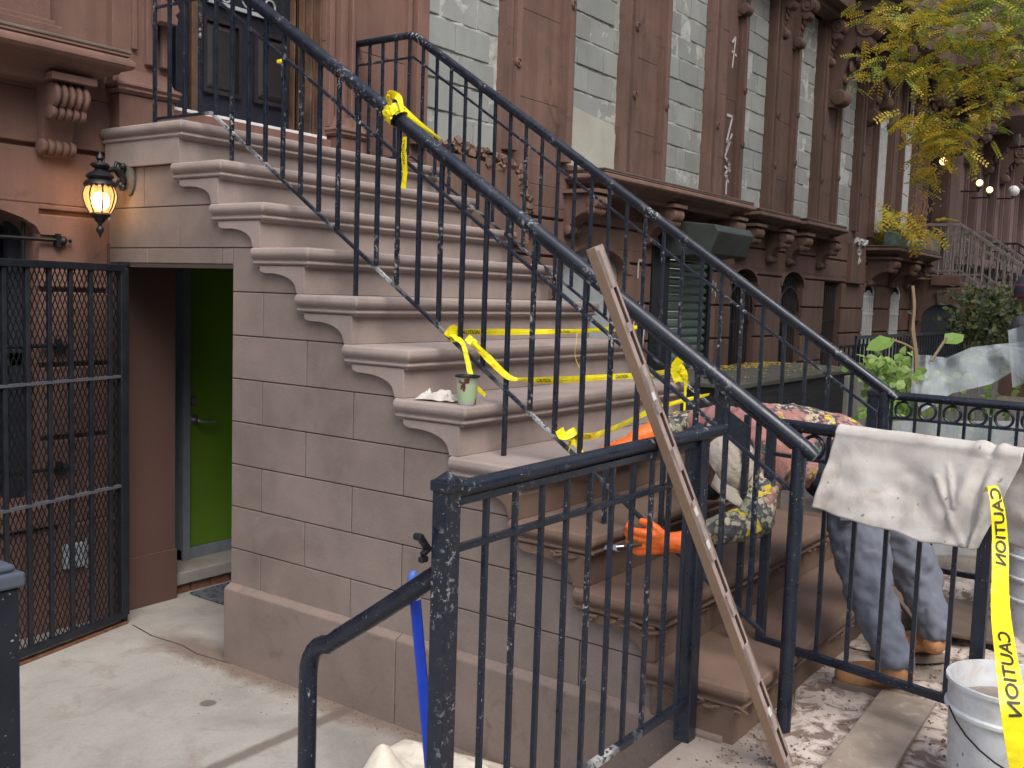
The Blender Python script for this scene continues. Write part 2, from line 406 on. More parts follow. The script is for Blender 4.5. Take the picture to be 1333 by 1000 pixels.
# crumbs of wet coat hanging under the lowest nosings
b = MB()
for k in (8, 9, 10):
    y = -k * T; z = H0 - k * R
    for i in range(11 if k > 8 else 6):
        yy = y + random.uniform(0.01, 0.3); b.obox((0.0 + random.uniform(-0.006, 0.012), yy, z - random.uniform(0.06, 0.088)), random.uniform(0.003, 0.007), random.uniform(0.008, 0.028), random.uniform(0.002, 0.005), Matrix.Rotation(random.uniform(-0.5, 0.5), 3, 'X').to_quaternion())
    for i in range(26):
        xx = random.uniform(0.0, W - 0.1); b.obox((xx, y + 0.01 + random.uniform(0, 0.03), z - random.uniform(0.066, 0.085)), random.uniform(0.008, 0.03), random.uniform(0.003, 0.006), random.uniform(0.002, 0.005), Matrix.Rotation(random.uniform(-0.4, 0.4), 3, 'Y').to_quaternion())
tag(obj('wet_mortar_crumbs', b, plain('wet_mortar', (0.15, 0.095, 0.068), 0.6), stoop, bevel=0.002), kind='stuff')

# ================================================================= RAILINGS
def lx(y): return 0.1 - y * 0.0368
def railing(name, label, X, ytop, ycorner, yend, ztop, zmid, zbot, slt, slm, slb, newel_z0, yb_end, seed, longs, rad=0.027, m='paint'):
    rd = random.Random(seed)
    t = empty(name, (X(yend), yend, 0), label, 'railing', None)
    P = lambda y, z: Vector((X(y), y, z))
    zt = lambda y: ztop if y > ycorner else ztop - slt * (ycorner - y)
    zb_ = lambda y: zbot if y > ycorner else zbot - slb * (ycorner - y)
    b = MB(); b.tube([P(ytop, ztop), P(ycorner + 0.02, ztop), P(ycorner - 0.02, zt(ycorner - 0.02)), P(yend - 0.02, zt(yend - 0.02)), P(yend - 0.05, zt(yend - 0.05) - 0.003)], [rad, rad, rad, rad, rad * 0.72], 14)
    b.bar(P(ycorner, ztop - rad - 0.004), P(yend + 0.02, zt(yend + 0.02) - rad - 0.004), 0.012, 0.006)
    obj('top_rail', b, M[m + '2' if m == 'paint' else m], t, smooth=True, ang=50)
    b = MB(); b.bar(P(ytop, zmid), P(ycorner, zmid), 0.005, 0.0065); b.bar(P(ycorner, zmid), P(yend + 0.02, zmid - slm * (ycorner - yend - 0.02)), 0.0065, 0.0065)
    obj('mid_rail', b, M['paint2'], t, bevel=0.002)
    b = MB(); b.bar(P(ytop - 0.0, zbot), P(ycorner, zbot), 0.005, 0.007); b.bar(P(ycorner, zbot), P(yb_end, zb_(yb_end)), 0.0065, 0.007)
    obj('bottom_rail', b, M['paintworn'], t, bevel=0.002)
    y = ytop - 0.005; i = 0
    while y > yend + 0.07:
        zb2 = zb_(y) + 0.008
        if i in longs:
            k = int(math.ceil(-y / T)); k = -int(math.floor(y / T)); kk = int(-y // T) + 1; zb2 = H0 - kk * R
            if y > 0: zb2 = H0
        b = MB(); x = X(y)
        b.box(x - 0.0076, x + 0.0076, y - 0.0076, y + 0.0076, zb2, zt(y) - rad * 0.6)
        obj('baluster', b, M['paint2'] if rd.random() < 0.45 else M['paint'], t, bevel=0.0015)
        y -= 0.1046; i += 1
    b = MB(); x = X(yend); b.tube([(x, yend, newel_z0), (x, yend, zt(yend) - 0.01)], 0.0225, 14)
    obj('newel', b, M['paint'], t, smooth=True, ang=50)
    return t
rl = railing('stair_railing', 'near black iron stair railing with chipped paint, left side of the stoop', lx, 0.325, -0.07, -2.738, 2.690, 2.566, 2.070, 0.670, 0.682, 0.684, 0.0, -2.66, 1, (0, 5, 12, 19, 23), 0.0235)
# flat lock plate between the rails near the newel
b = MB(); yy = -2.46
def Lz(y, z0, s): return z0 - s * (-0.07 - y)
Pp = [(-2.465, 1.010), (-2.465, 0.945), (-2.518, 0.905), (-2.585, 0.865), (-2.585, 0.935)]
b.prism(Pp, 'x', 0.188, 0.194); obj('lock_plate', b, M['paint3'], rl)
rr2 = railing('stair_railing', 'far black iron stair railing, right side of the stoop', lambda y: 1.655, 0.60, 0.145, -2.58, 2.775, 2.650, 2.092, 0.663, 0.662, 0.655, 0.0, -2.5, 2, (0, 7, 14, 21), 0.0205)

# ---- fence panel between sidewalk and areaway
def ball_cap(b, x, y, z, h=0.033):
    b.box(x - h, x + h, y - h, y + h, z - 0.012, z)
    b.prism([(x - h, z), (x + h, z), (x + h * 0.35, z + 0.016), (x - h * 0.35, z + 0.016)], 'y', y - h * 0.5, y + h * 0.5)
def post(parent, x, y, z0, z1, h, m='paint'):
    b = MB(); b.box(x - h, x + h, y - h, y + h, z0, z1 - 0.03)
    b.box(x - h - 0.004, x + h + 0.004, y - h - 0.004, y + h + 0.004, z1 - 0.035, z1 - 0.012)
    vs = [(x - h, y - h, z1 - 0.012), (x + h, y - h, z1 - 0.012), (x + h, y + h, z1 - 0.012), (x - h, y + h, z1 - 0.012), (x, y, z1 + 0.008)]
    b.add(vs, [(0, 1, 4), (1, 2, 4), (2, 3, 4), (3, 0, 4), (3, 2, 1, 0)])
    return obj('post', b, M[m], parent, bevel=0.003)
AX, BX, FY = -1.172, -0.035, -2.5
fe = empty('areaway_fence', (AX, FY, 0), 'black iron fence panel on the sidewalk edge, between two square capped posts', 'fence')
post(fe, AX, FY, -0.33, 0.955, 0.0212, 'paint2'); post(fe, BX, FY - 0.018, 0, 0.957, 0.026, 'paint')
b = MB(); b.tube([(AX + 0.02, FY, 0.918), (-0.4, FY - 0.01, 0.928), (BX + 0.10, FY - 0.045, 0.936)], 0.0185, 14)
b.bar((AX + 0.02, FY, 0.894), (BX - 0.02, FY - 0.02, 0.905), 0.010, 0.008); obj('top_rail', b, M['paint2'], fe, smooth=True, ang=50)
b = MB(); b.bar((AX + 0.02, FY, 0.794), (BX - 0.02, FY - 0.02, 0.803), 0.0085, 0.0075); obj('mid_rail', b, M['paint'], fe, bevel=0.002)
b = MB(); b.bar((AX + 0.02, FY, 0.108), (BX - 0.02, FY - 0.02, 0.120), 0.011, 0.010); obj('bottom_rail', b, M['paintworn'], fe, bevel=0.002)
x = -1.041
for i in range(11):
    b = MB(); x = -1.041 + i * 0.1045
    if x > BX - 0.06: break
    yb_ = FY - 0.018 * (x - AX) / (BX - AX); b.box(x - 0.0062, x + 0.0062, yb_ - 0.0062, yb_ + 0.0062, 0.12, 0.895)
    obj('baluster', b, M['paint2'] if i % 3 == 1 else M['paint'], fe, bevel=0.0015)
b = MB(); b.bar((AX - 0.018, FY + 0.03, 0.795), (AX - 0.050, FY + 0.03, 0.832), 0.007, 0.006); b.tube([(AX - 0.050, FY + 0.02, 0.828), (AX - 0.050, FY + 0.04, 0.828)], 0.008, 8)
b.bar((AX - 0.018, FY + 0.03, 0.80), (AX - 0.038, FY + 0.03, 0.788), 0.006, 0.005); b.obox((AX - 0.034, FY + 0.03, 0.779), 0.010, 0.006, 0.006)
obj('latch', b, M['iron'], fe, bevel=0.002)
# bent handrail down to the areaway
b = MB(); hx = AX + 0.012
pts = [(hx, FY + 0.02, 0.745), (hx, -2.286, 0.606), (hx, -2.19, 0.540)]
for i in range(7):
    a = i / 6; pts.append((hx, -2.155 + 0.068 * math.sin(a * PI / 2), 0.513 - 0.09 * (1 - math.cos(a * PI / 2))))
pts += [(hx, -2.087, 0.2), (hx, -2.085, -0.33)]
b.tube(pts, 0.0215, 16)
hr = obj('handrail', b, M['paint'], smooth=True, ang=60, org=(hx, -2.08, -0.32)); tag(hr, 'bent black pipe handrail dropping to the areaway beside the square post', 'handrail')
# gate post at the left frame edge
lp = empty('gate_post', (-2.09, -2.5, 0), 'square black capped iron post at the left edge of the photo', 'post')
b = MB(); b.box(-2.118, -2.068, -2.525, -2.475, -0.3, 0.925); obj('shaft', b, M['paint3'], lp, bevel=0.003)
b = MB(); b.box(-2.124, -2.062, -2.531, -2.469, 0.925, 0.945); b.box(-2.115, -2.071, -2.522, -2.478, 0.945, 0.955); obj('cap', b, paint('cap_paint', base=(0.08, 0.1, 0.13)), lp, bevel=0.004)

# ---- ring gates
def ring_gate(label, p0, p1, z0, z1, nring_gap, first_off, hinge=True, rod=False, flat=False):
    p0 = Vector(p0); p1 = Vector(p1); d = (p1 - p0); L = d.length; d.normalize()
    g = empty('ring_gate', (p0.x, p0.y, 0), label, 'gate', 'iron gates with a row of rings swung open over the sidewalk')
    P = lambda s_, z: Vector((p0.x, p0.y, z)) + Vector((d.x, d.y, 0)) * s_
    b = MB(); b.tube([P(-0.02, z1), P(L, z1)], 0.0195, 12); obj('top_rail', b, M['paint3'], g, smooth=True, ang=50)
    b = MB(); b.bar(P(0, z1 - 0.10), P(L, z1 - 0.10), 0.010, 0.006); obj('ring_rail', b, M['paint'], g)
    b = MB(); b.bar(P(0, z0), P(L, z0), 0.012, 0.012); obj('bottom_rail', b, M['paint2'], g, bevel=0.002)
    s_ = first_off; i = 0
    while s_ < L - 0.03:
        b = MB(); b.bar(P(s_, z0 + 0.010), P(s_, z1 - 0.02), 0.0066, 0.0066); obj('baluster', b, M['paint'], g, bevel=0.0015)
        c = P(s_ + nring_gap / 2, z1 - 0.06)
        if s_ + nring_gap < L + 0.02:
            b = MB(); n = 18
            pts = [c + Vector((d.x, d.y, 0)) * (0.036 * math.cos(2 * PI * k / n)) + Vector((0, 0, 0.036 * math.sin(2 * PI * k / n))) for k in range(n + 1)]
            b.tube(pts, 0.0065, 6, False); obj('ring', b, M['paint'], g, smooth=True, ang=60)
        s_ += nring_gap; i += 1
    b = MB(); b.box(p0.x - 0.014, p0.x + 0.014, p0.y - 0.014, p0.y + 0.014, z0 - 0.01, z1 - 0.01); obj('hinge_stile', b, M['paint'], g, bevel=0.002)
    b = MB(); b.box(p1.x - 0.018, p1.x + 0.018, p1.y - 0.018, p1.y + 0.018, z0 - 0.005, z1 - 0.01); obj('end_stile', b, M['paint3'], g, bevel=0.002)
    if rod:
        b = MB(); q = P(L - 0.004, 0); b.tube([(q.x + 0.0, q.y, z0 - 0.10), (q.x, q.y, z0 + 0.1)], 0.008, 8); obj('drop_rod', b, M['rust'], g)
    return g
g1 = ring_gate('near black ring gate with a canvas cloth over its rail and a rusty drop rod', (0.445, -2.555), (0.298, -3.250), 0.190, 0.925, 0.1046, 0.105, rod=True)
b = MB(); b.box(0.385, 0.405, -2.50, -2.48, 0.19, 0.95); obj('hinge_post', b, M['paint'], g1, bevel=0.002)
b = MB(); 
g2 = ring_gate('far black ring gate beyond the draped cloth, in front of the netted plants', (1.99, -2.45), (1.95, -3.7), 0.150, 0.915, 0.105, 0.075)
post(g2, 1.985, -2.44, 0, 0.945, 0.02)
# ================================================================= HOUSES
FYP = 0.62
M['cmu'] = stone('cinder_block', (0.365, 0.390, 0.378), 0.12, 2.5, 0.35, 0.9, isl=0.20, fine=120, streak=0.15)
M['mortar'] = stone('pale_mortar', (0.46, 0.48, 0.46), 0.25, 14, 0.8, 0.9, fine=60)
M['mesh_white'] = plain('white_bars', (0.48, 0.50, 0.50), 0.5)
M['dark'] = plain('dark_void', (0.012, 0.012, 0.014), 0.6)
M['glassdark'] = plain('dark_glass', (0.02, 0.025, 0.03), 0.08, 0, 0.2, 3, 0)
M['shutter'] = plain('roller_shutter', (0.20, 0.27, 0.235), 0.4, 0.3)
M['board'] = plain('pale_board', (0.42, 0.47, 0.48), 0.7, 0, 0.1, 4)
M['chalk'] = plain('chalk_paint', (0.55, 0.52, 0.50), 0.8)
M['slate'] = plain('dark_blue_boarding', (0.025, 0.032, 0.045), 0.6, 0, 0.2, 8)
GZ = [-0.33, 0.175, 0.59, 0.93, 1.275, 1.625, 1.915, 2.16]
def sub_iv(x0, x1, holes, za, zb):
    cuts = [(x0, x1)]
    for h in holes:
        if h[2] < zb - 0.001 and h[3] > za + 0.001:
            nx = []
            for a, c in cuts:
                if h[1] <= a or h[0] >= c: nx.append((a, c))
                else:
                    if h[0] > a: nx.append((a, h[0]))
                    if h[1] < c: nx.append((h[1], c))
            cuts = nx
    return cuts
def rusticated(house, x0, x1, holes, mat, z0=-0.33, top=2.3, nogroove=()):
    """ground floor: block courses with deep grooves between them; holes = (x0,x1,z0,z1[,arched])"""
    b = MB(); zs = sorted(set([z for z in GZ if z > z0] + [z0, top] + [h[2] for h in holes] + [h[3] for h in holes] + [h[3] - (h[1] - h[0]) * 0.5 * h[4] for h in holes if len(h) > 4]))
    for za, zb in zip(zs[:-1], zs[1:]):
        for a, c in sub_iv(x0, x1, holes, za, zb):
            b.box(a, c, FYP + 0.028, FYP + 0.30, za, zb)
    wl = obj('wall', b, mat, house)
    b = MB()
    gz = [z0] + [z for z in GZ if z0 < z < top] + [top]
    for za, zb in zip(gz[:-1], gz[1:]):
        g0 = za + (0.011 if za in GZ[2:] else 0.0); g1 = zb - (0.011 if zb in GZ[2:-1] else 0.0)
        sub = sorted(set([g0, g1] + [v for h in holes for v in (h[2], h[3]) if g0 < v < g1]))
        for s0, s1 in zip(sub[:-1], sub[1:]):
            for a, c in sub_iv(x0, x1, holes, s0, s1):
                ext = 0.02 if zb <= 0.18 else 0
                b.box(a, c, FYP - ext, FYP + 0.034, s0, s1)
    obj('facing_blocks', b, mat, house, bevel=0.006)
    for h in holes:
        if len(h) > 4:
            cx = (h[0] + h[1]) / 2; hw = (h[1] - h[0]) / 2; rz = hw * h[4] ; zc = h[3] - rz; b = MB()
            for sgn in (-1, 1):
                P = [(cx + sgn * hw, h[3] + 0.001)]
                for i in range(9):
                    a = PI / 2 * i / 8; P.append((cx + sgn * hw * math.sin(a), zc + rz * math.cos(a)))
                b.prism(P if sgn > 0 else P[::-1], 'y', FYP + 0.004, FYP + 0.29)
            # label moulding round the head
            n = 12
            for i in range(n):
                a0 = PI * i / n; a1 = PI * (i + 1) / n
                q = []
                for (aa, k) in ((a0, 1.0), (a1, 1.0), (a1, 1.16), (a0, 1.16)):
                    q.append((cx + hw * k * math.cos(aa), zc + (rz * k) * math.sin(aa)))
                b.prism(q, 'y', FYP - 0.012, FYP + 0.02)
            obj('arch_head', b, mat, house)
    return wl
def arch_strip(b, x, z0, z1, s):
    """jamb mouldings beside an opening; s=+1 the opening lies to the right"""
    for (o0, o1, pr) in ((0.0, 0.035, 0.055), (0.035, 0.055, 0.025), (0.055, 0.115, 0.075), (0.115, 0.14, 0.04)):
        a, c = (x - o1, x - o0) if s > 0 else (x + o0, x + o1)
        b.box(a, c, FYP - pr, FYP - 0.0004, z0, z1)
def rosette(b, x, z, r=0.035, y=FYP - 0.075):
    b.lathe([(0.001, 0.0), (r * 0.3, -0.018), (r * 0.45, -0.008), (r * 0.6, -0.006), (r * 0.75, -0.016), (r, -0.012), (r, 0.004)][::-1], (x, y, z), 14, 'y')
def upper_wall(house, x0, x1, holes, mat, z0, z1, course=0.56, seed=3):
    rd = random.Random(seed); b = MB(); zs = [z0]
    while zs[-1] < z1 - 0.3: zs.append(zs[-1] + course * rd.uniform(0.9, 1.1))
    zs[-1] = z1
    allz = sorted(set(zs + [v for h in holes for v in (h[2], h[3]) if z0 < v < z1]))
    for za, zb in zip(allz[:-1], allz[1:]):
        gb = 0.0015 if za in zs else 0; gt = 0.0015 if zb in zs else 0
        for a, c in sub_iv(x0, x1, holes, za, zb): b.box(a, c, FYP, FYP + 0.28, za + gb, zb - gt)
    w_ = obj('upper_wall', b, mat, house, bevel=0.002)
    b = MB()
    for za, zb in zip(allz[:-1], allz[1:]):
        for a, c in sub_iv(x0, x1, holes, za, zb): b.box(a + 0.004, c - 0.004, FYP + 0.006, FYP + 0.27, za, zb)
    obj('mortar', b, M['joint'], w_)
def cmu_fill(house, x0, x1, z0, z1, seed, holes=0, name='block_infill'):
    rd = random.Random(seed); b = MB(); z = z0; r = 0
    yb = FYP + 0.05
    while z < z1:
        hgt = 0.197; x = x0 - (0.0 if r % 2 else 0.2) - rd.uniform(0, 0.05)
        while x < x1:
            wdt = 0.40 * rd.uniform(0.94, 1.03) if rd.random() > 0.12 else 0.2
            a = max(x + 0.004, x0 + rd.uniform(0, 0.008)); c = min(x + wdt - 0.005, x1 - rd.uniform(0, 0.02))
            if c - a > 0.04 and not (holes and rd.random() < 0.03):
                st = len(b.v); j = rd.uniform(-0.006, 0.008); zt = z + hgt - 0.009 + rd.uniform(-0.003, 0.002)
                b.box(a, c, yb + j, yb + 0.12, z + 0.004 + rd.uniform(-0.002, 0.003), min(zt, z1))
                m_ = Matrix.Translation(((a + c) / 2, yb, z)) @ Matrix.Rotation(rd.uniform(-0.012, 0.012), 4, 'Y') @ Matrix.Translation((-(a + c) / 2, -yb, -z))
                b.rotate_last(st, m_)
            x += wdt
        z += 0.205; r += 1
    o = obj(name, b, M['cmu'], house, bevel=0.003)
    # mortar sheet squeezed out of the joints: a rippled plane
    b = MB(); nx = max(8, int((x1 - x0) / 0.03)); nz = int((z1 - z0) / 0.03); vs = []
    for i in range(nz + 1):
        for j2 in range(nx + 1):
            xx = x0 + (x1 - x0) * j2 / nx; zz = z0 + (z1 - z0) * i / nz
            n = mnoise.noise(Vector((xx * 9, zz * 9, seed))) + 0.5 * mnoise.noise(Vector((xx * 25, zz * 25, seed)))
            vs.append((xx, yb + 0.0085 - 0.0095 * n, zz))
    b.add(vs, [(i * (nx + 1) + j2, i * (nx + 1) + j2 + 1, (i + 1) * (nx + 1) + j2 + 1, (i + 1) * (nx + 1) + j2) for i in range(nz) for j2 in range(nx)])
    obj('mortar', b, M['mortar'], o)
    return o
def ledge(house, x0, x1, ztop, yf=0.35, mat='brownB', moss=False):
    b = MB()
    LP = [(-0.02, 0.0), (-0.018, -0.012), (-0.026, -0.018), (-0.008, -0.028), (0.0, -0.042), (0.0, -0.056), (-0.012, -0.070), (-0.045, -0.078), (-0.052, -0.092), (-0.085, -0.100), (-0.105, -0.118), (-0.135, -0.126), (-0.15, -0.165)]
    b.mould(x0, x1, yf, FYP + 0.02, LP, 0, ztop)
    o = obj('window_ledge', b, M[mat], house, smooth=True, ang=30)
    b = MB(); b.box(x0 + 0.01, x1 - 0.01, yf + 0.015, FYP + 0.02, ztop, ztop + 0.014)
    obj('weathered_top', b, M['ledge_moss'], o, bevel=0.004)
    return o
def console(house, x, ztop, yf, depth, h, wd, mat, name='console'):
    """scrolled bracket under a ledge: big upper scroll with reeds, curve, small lower scroll"""
    b = MB(); n = 5
    yw = FYP + 0.02; r1 = min(h * 0.17, wd * 0.62)
    b.box(x - wd * 0.62, x + wd * 0.62, yf, yw, ztop - 0.03, ztop)
    for i in range(n):
        xx = x - wd / 2 + wd * (i + 0.5) / n; hw = wd / n * 0.46
        for (cy, cz, rr_) in ((yf + r1 * 1.05, ztop - 0.03 - r1, r1), (yf + r1 * 1.25, ztop - 0.03 - r1 * 2.2, r1 * 0.62), (yw - r1 * 0.9, ztop - h + r1 * 0.7, r1 * 0.62)):
            prof = [(rr_ * 0.55, -hw), (rr_ * 0.88, -hw * 0.75), (rr_, 0), (rr_ * 0.88, hw * 0.75), (rr_ * 0.55, hw)]
            b.lathe(prof, (xx, cy, cz), 14, 'x')
    P = [(yw, ztop - 0.03), (yf + r1, ztop - 0.03)]
    P += [(yf + r1 * 1.2, ztop - 0.03 - r1 * 1.9)]
    for i in range(7):
        a = i / 6; P.append((yf + r1 * 1.6 + (yw - yf - r1 * 2.6) * (a ** 0.6), ztop - 0.03 - r1 * 2.4 - (h - r1 * 3.9) * (a ** 1.5)))
    P += [(yw - r1 * 0.6, ztop - h), (yw, ztop - h)]
    b.prism(P, 'x', x - wd * 0.42, x + wd * 0.42)
    if h > 0.5:    # side volutes and an acanthus tongue on the tall brackets
        for sg_ in (-1, 1):
            pts = []
            for i in range(22):
                a = i / 21 * 3.2 * PI; q = r1 * 0.95 * (1 - i / 25); pts.append((x + sg_ * wd * 0.5, yf + r1 * 1.05 + q * math.cos(a + PI), ztop - 0.03 - r1 + q * math.sin(a + PI)))
            b.tube(pts, wd * 0.05, 5)
        for k in range(5):
            t_ = k / 4; b.sphere((x, yf + r1 * 1.3 + (yw - yf - r1 * 2) * t_, ztop - r1 * 2.6 - (h - r1 * 4) * t_), wd * (0.42 - 0.15 * t_), 8, 6, (1.1, 0.45, 1.0))
    return obj(name, b, mat, house, smooth=True, ang=45)
def bars(house, x0, x1, z0, z1, n, y, mat, r=0.008, rows=(), parent_label='window_bars'):
    b = MB()
    for i in range(n): b.tube([(x0 + (x1 - x0) * i / (n - 1), y, z0), (x0 + (x1 - x0) * i / (n - 1), y, z1)], r, 6)
    for z in rows: b.bar((x0, y, z), (x1, y, z), 0.005, 0.012)
    return obj(parent_label, b, mat, house)
def stroke(b, pts, y, wd=0.012):
    for a, c in zip(pts[:-1], pts[1:]): b.bar((a[0], y, a[1]), (c[0], y, c[1]), wd, 0.0015, up=(0, 1, 0))
# ---------------- house with the stoop
hA = empty('brownstone_house', (-0.9, 0.62, 0), 'red brown rowhouse behind the stoop, with dark panelled double door and green basement door', 'house')
winA = (-1.55, -0.30, 0.30, 1.66, 0.22)
rusticated(hA, -4.5, 0.06, [winA], M['brown'], z0=-0.33, top=2.16)
b = MB(); b.box(0.032, 0.408, FYP - 0.012, FYP + 0.29, -0.33, 1.5); b.box(0.031, 0.412, FYP - 0.022, FYP - 0.013, -0.33, -0.05); obj('passage_facing', b, M['redwall'], hA, bevel=0.003)
b = MB(); b.box(0.40, W + 0.5, FYP + 0.30, FYP + 0.34, -0.33, 2.1); b.box(1.42, 2.3, FYP, FYP + 0.3, -0.33, 2.16); b.box(0.4, 1.5, FYP, FYP + 0.3, 1.5, 2.16); obj('lower_wall', b, M['brown'], hA)
gd = MB(); gd.box(0.655, 1.42, 0.86, 0.90, -0.14, 1.5); gdo = obj('basement_door', gd, M['green'], hA)
b = MB(); b.box(0.61, 0.655, 0.82, 0.91, -0.20, 1.5); b.box(0.61, 1.42, 0.835, 0.905, -0.20, -0.142); obj('door_frame', b, M['greyframe'], gdo, bevel=0.002)
b = MB(); b.tube([(0.70, 0.86, 0.575), (0.70, 0.81, 0.575), (0.715, 0.80, 0.572), (0.80, 0.80, 0.566)], 0.010, 8); b.lathe([(0.03, -0.006), (0.03, 0.004)], (0.70, 0.857, 0.575), 12, 'y')
obj('door_handle', b, M['steel'], gdo, smooth=True)
b = MB(); b.lathe([(0.022, -0.006), (0.022, 0.004)], (0.70, 0.857, 0.68), 12, 'y'); obj('lock', b, M['steel'], gdo, smooth=True)
b = MB(); b.box(0.405, 1.5, FYP + 0.01, 0.86, -0.262, -0.20); obj('stone_sill', b, M['areaway'], hA, bevel=0.004)
b = MB()
for i in range(8): b.box(0.41 + i * 0.13, 0.41 + i * 0.13 + 0.12, FYP + 0.03, FYP + 0.1, -0.325, -0.264)
obj('brick_sill', b, M['brick'], hA, bevel=0.003)
# basement window with bars
b = MB(); b.box(-1.6, -0.25, FYP + 0.27, FYP + 0.3, 0.2, 1.7); wA = obj('basement_window', b, M['dark'], hA)
b = MB(); b.box(-1.55, -0.30, FYP + 0.16, FYP + 0.2, 0.92, 0.98); b.box(-0.36, -0.30, FYP + 0.16, FYP + 0.2, 0.3, 1.6); b.box(-1.55, -1.49, FYP + 0.16, FYP + 0.2, 0.3, 1.6); b.box(-0.95, -0.9, FYP + 0.16, FYP + 0.2, 0.3, 1.6)
obj('sash', b, M['slate'], wA)
b = MB()
for i in range(10): b.tube([(-1.5 + i * 0.128, FYP + 0.05, 0.35), (-1.5 + i * 0.128, FYP + 0.05, 1.62)], 0.009, 8)
for z in (0.45, 1.02, 1.50):
    b.tube([(-1.6, FYP - 0.02, z), (-0.20, FYP - 0.02, z)], 0.009, 8); b.sphere((-0.20, FYP - 0.02, z), 0.020, 8, 6); b.sphere((-0.165, FYP - 0.02, z), 0.010, 6, 5)
    b.box(-0.235, -0.215, FYP - 0.032, FYP - 0.0, z - 0.03, z + 0.03)
obj('window_bars', b, M['iron'], wA)
b = MB(); b.box(-1.7, -0.24, FYP - 0.05, FYP + 0.25, 0.19, 0.285); obj('window_sill', b, M['brown'], hA, bevel=0.01)
# utility box
ub = MB(); ub.box(-0.215, -0.115, FYP - 0.05, FYP - 0.001, -0.03, 0.085); ub.box(-0.10, -0.09, FYP - 0.03, FYP - 0.001, -0.05, 0.1)
uo = obj('utility_box', ub, plain('pale_plastic', (0.42, 0.46, 0.5), 0.5), org=(-0.16, FYP - 0.03, -0.03), bevel=0.006); tag(uo, 'small pale grey box fixed low on the red wall behind the mesh gate', 'utility box')
# parlour ledge with console
ledge(hA, -1.75, 0.012, 2.345, 0.35, 'brown')
console(hA, -0.235, 2.215, 0.43, 0.22, 0.345, 0.17, M['brown']); console(hA, -1.5, 2.19, 0.40, 0.22, 0.345, 0.17, M['brown'])
# parlour wall
DX0, DX1 = 0.36, 1.425
upper_wall(hA, -4.5, 2.28, [(-1.55, -0.52, 2.36, 5.2), (DX0, DX1, 2.16, 5.6)], M['brown'], 2.16, 6.5, 0.62)
b = MB(); b.box(-1.6, -0.47, FYP + 0.25, FYP + 0.28, 2.3, 5.3); obj('parlour_window', b, M['glassdark'], hA)
b = MB()
b.box(-0.52, -0.27, FYP - 0.06, FYP + 0.02, 2.36, 5.2); b.box(-0.56, -0.24, FYP - 0.10, FYP + 0.02, 2.36, 2.43); b.box(-0.54, -0.26, FYP - 0.08, FYP + 0.02, 2.43, 2.455)
b.box(0.035, 0.35, FYP - 0.05, FYP + 0.02, 2.25, 5.4)
b.box(0.13, 0.155, FYP - 0.068, FYP - 0.045, 2.42, 5.3); b.box(0.20, 0.26, FYP - 0.075, FYP - 0.045, 2.36, 5.3); b.box(0.28, 0.33, FYP - 0.085, FYP - 0.045, 2.36, 5.3)
obj('pilaster', b, M['brown'], hA, bevel=0.004)
def pedestal(x0, x1, yf=FYP - 0.11):
    b = MB(); b.box(x0 + 0.02, x1 - 0.02, yf + 0.03, FYP + 0.01, 2.036, 2.20)
    b.mould(x0 + 0.02, x1 - 0.02, yf + 0.03, FYP + 0.01, [(0.0, 0.0), (0.022, -0.01), (0.026, -0.022), (0.016, -0.034), (0.02, -0.045), (0.0, -0.06)][::1], 0, 2.265)
    b.mould(x0 + 0.035, x1 - 0.035, yf + 0.05, FYP + 0.01, [(0.0, 0.06), (0.004, 0.03), (0.018, 0.0)], 0, 2.265)
    return obj('pedestal', b, M['brown'], hA, smooth=True, ang=30)
pedestal(0.03, 0.37); pedestal(1.43, 1.72)
b = MB()
for (a, c, pr) in ((1.43, 1.47, 0.03), (1.48, 1.52, 0.07), (1.525, 1.56, 0.045), (1.565, 1.585, 0.075), (1.60, 1.62, 0.05), (1.63, 1.70, 0.02), (2.10, 2.135, 0.03), (2.16, 2.27, 0.055)):
    b.box(a, c, FYP - pr, FYP + 0.05, 2.26, 5.4)
obj('pilaster', b, M['brown'], hA, bevel=0.004)
# carved ear beside the door pilaster
b = MB(); P = [(0.24, 2.60), (0.33, 2.60), (0.335, 2.63), (0.32, 2.645), (0.345, 2.67), (0.33, 2.70), (0.30, 2.72), (0.295, 2.78), (0.24, 2.78)]
P = [(x_ - 0.02, z_ - 0.045) for x_, z_ in P]; b.prism(P, 'y', FYP - 0.16, FYP - 0.08); b.lathe([(0.012, -0.01), (0.012, 0.01)], (0.245, FYP - 0.16, 2.68), 10, 'y')
obj('carved_ornament', b, M['brown'], hA, bevel=0.004)
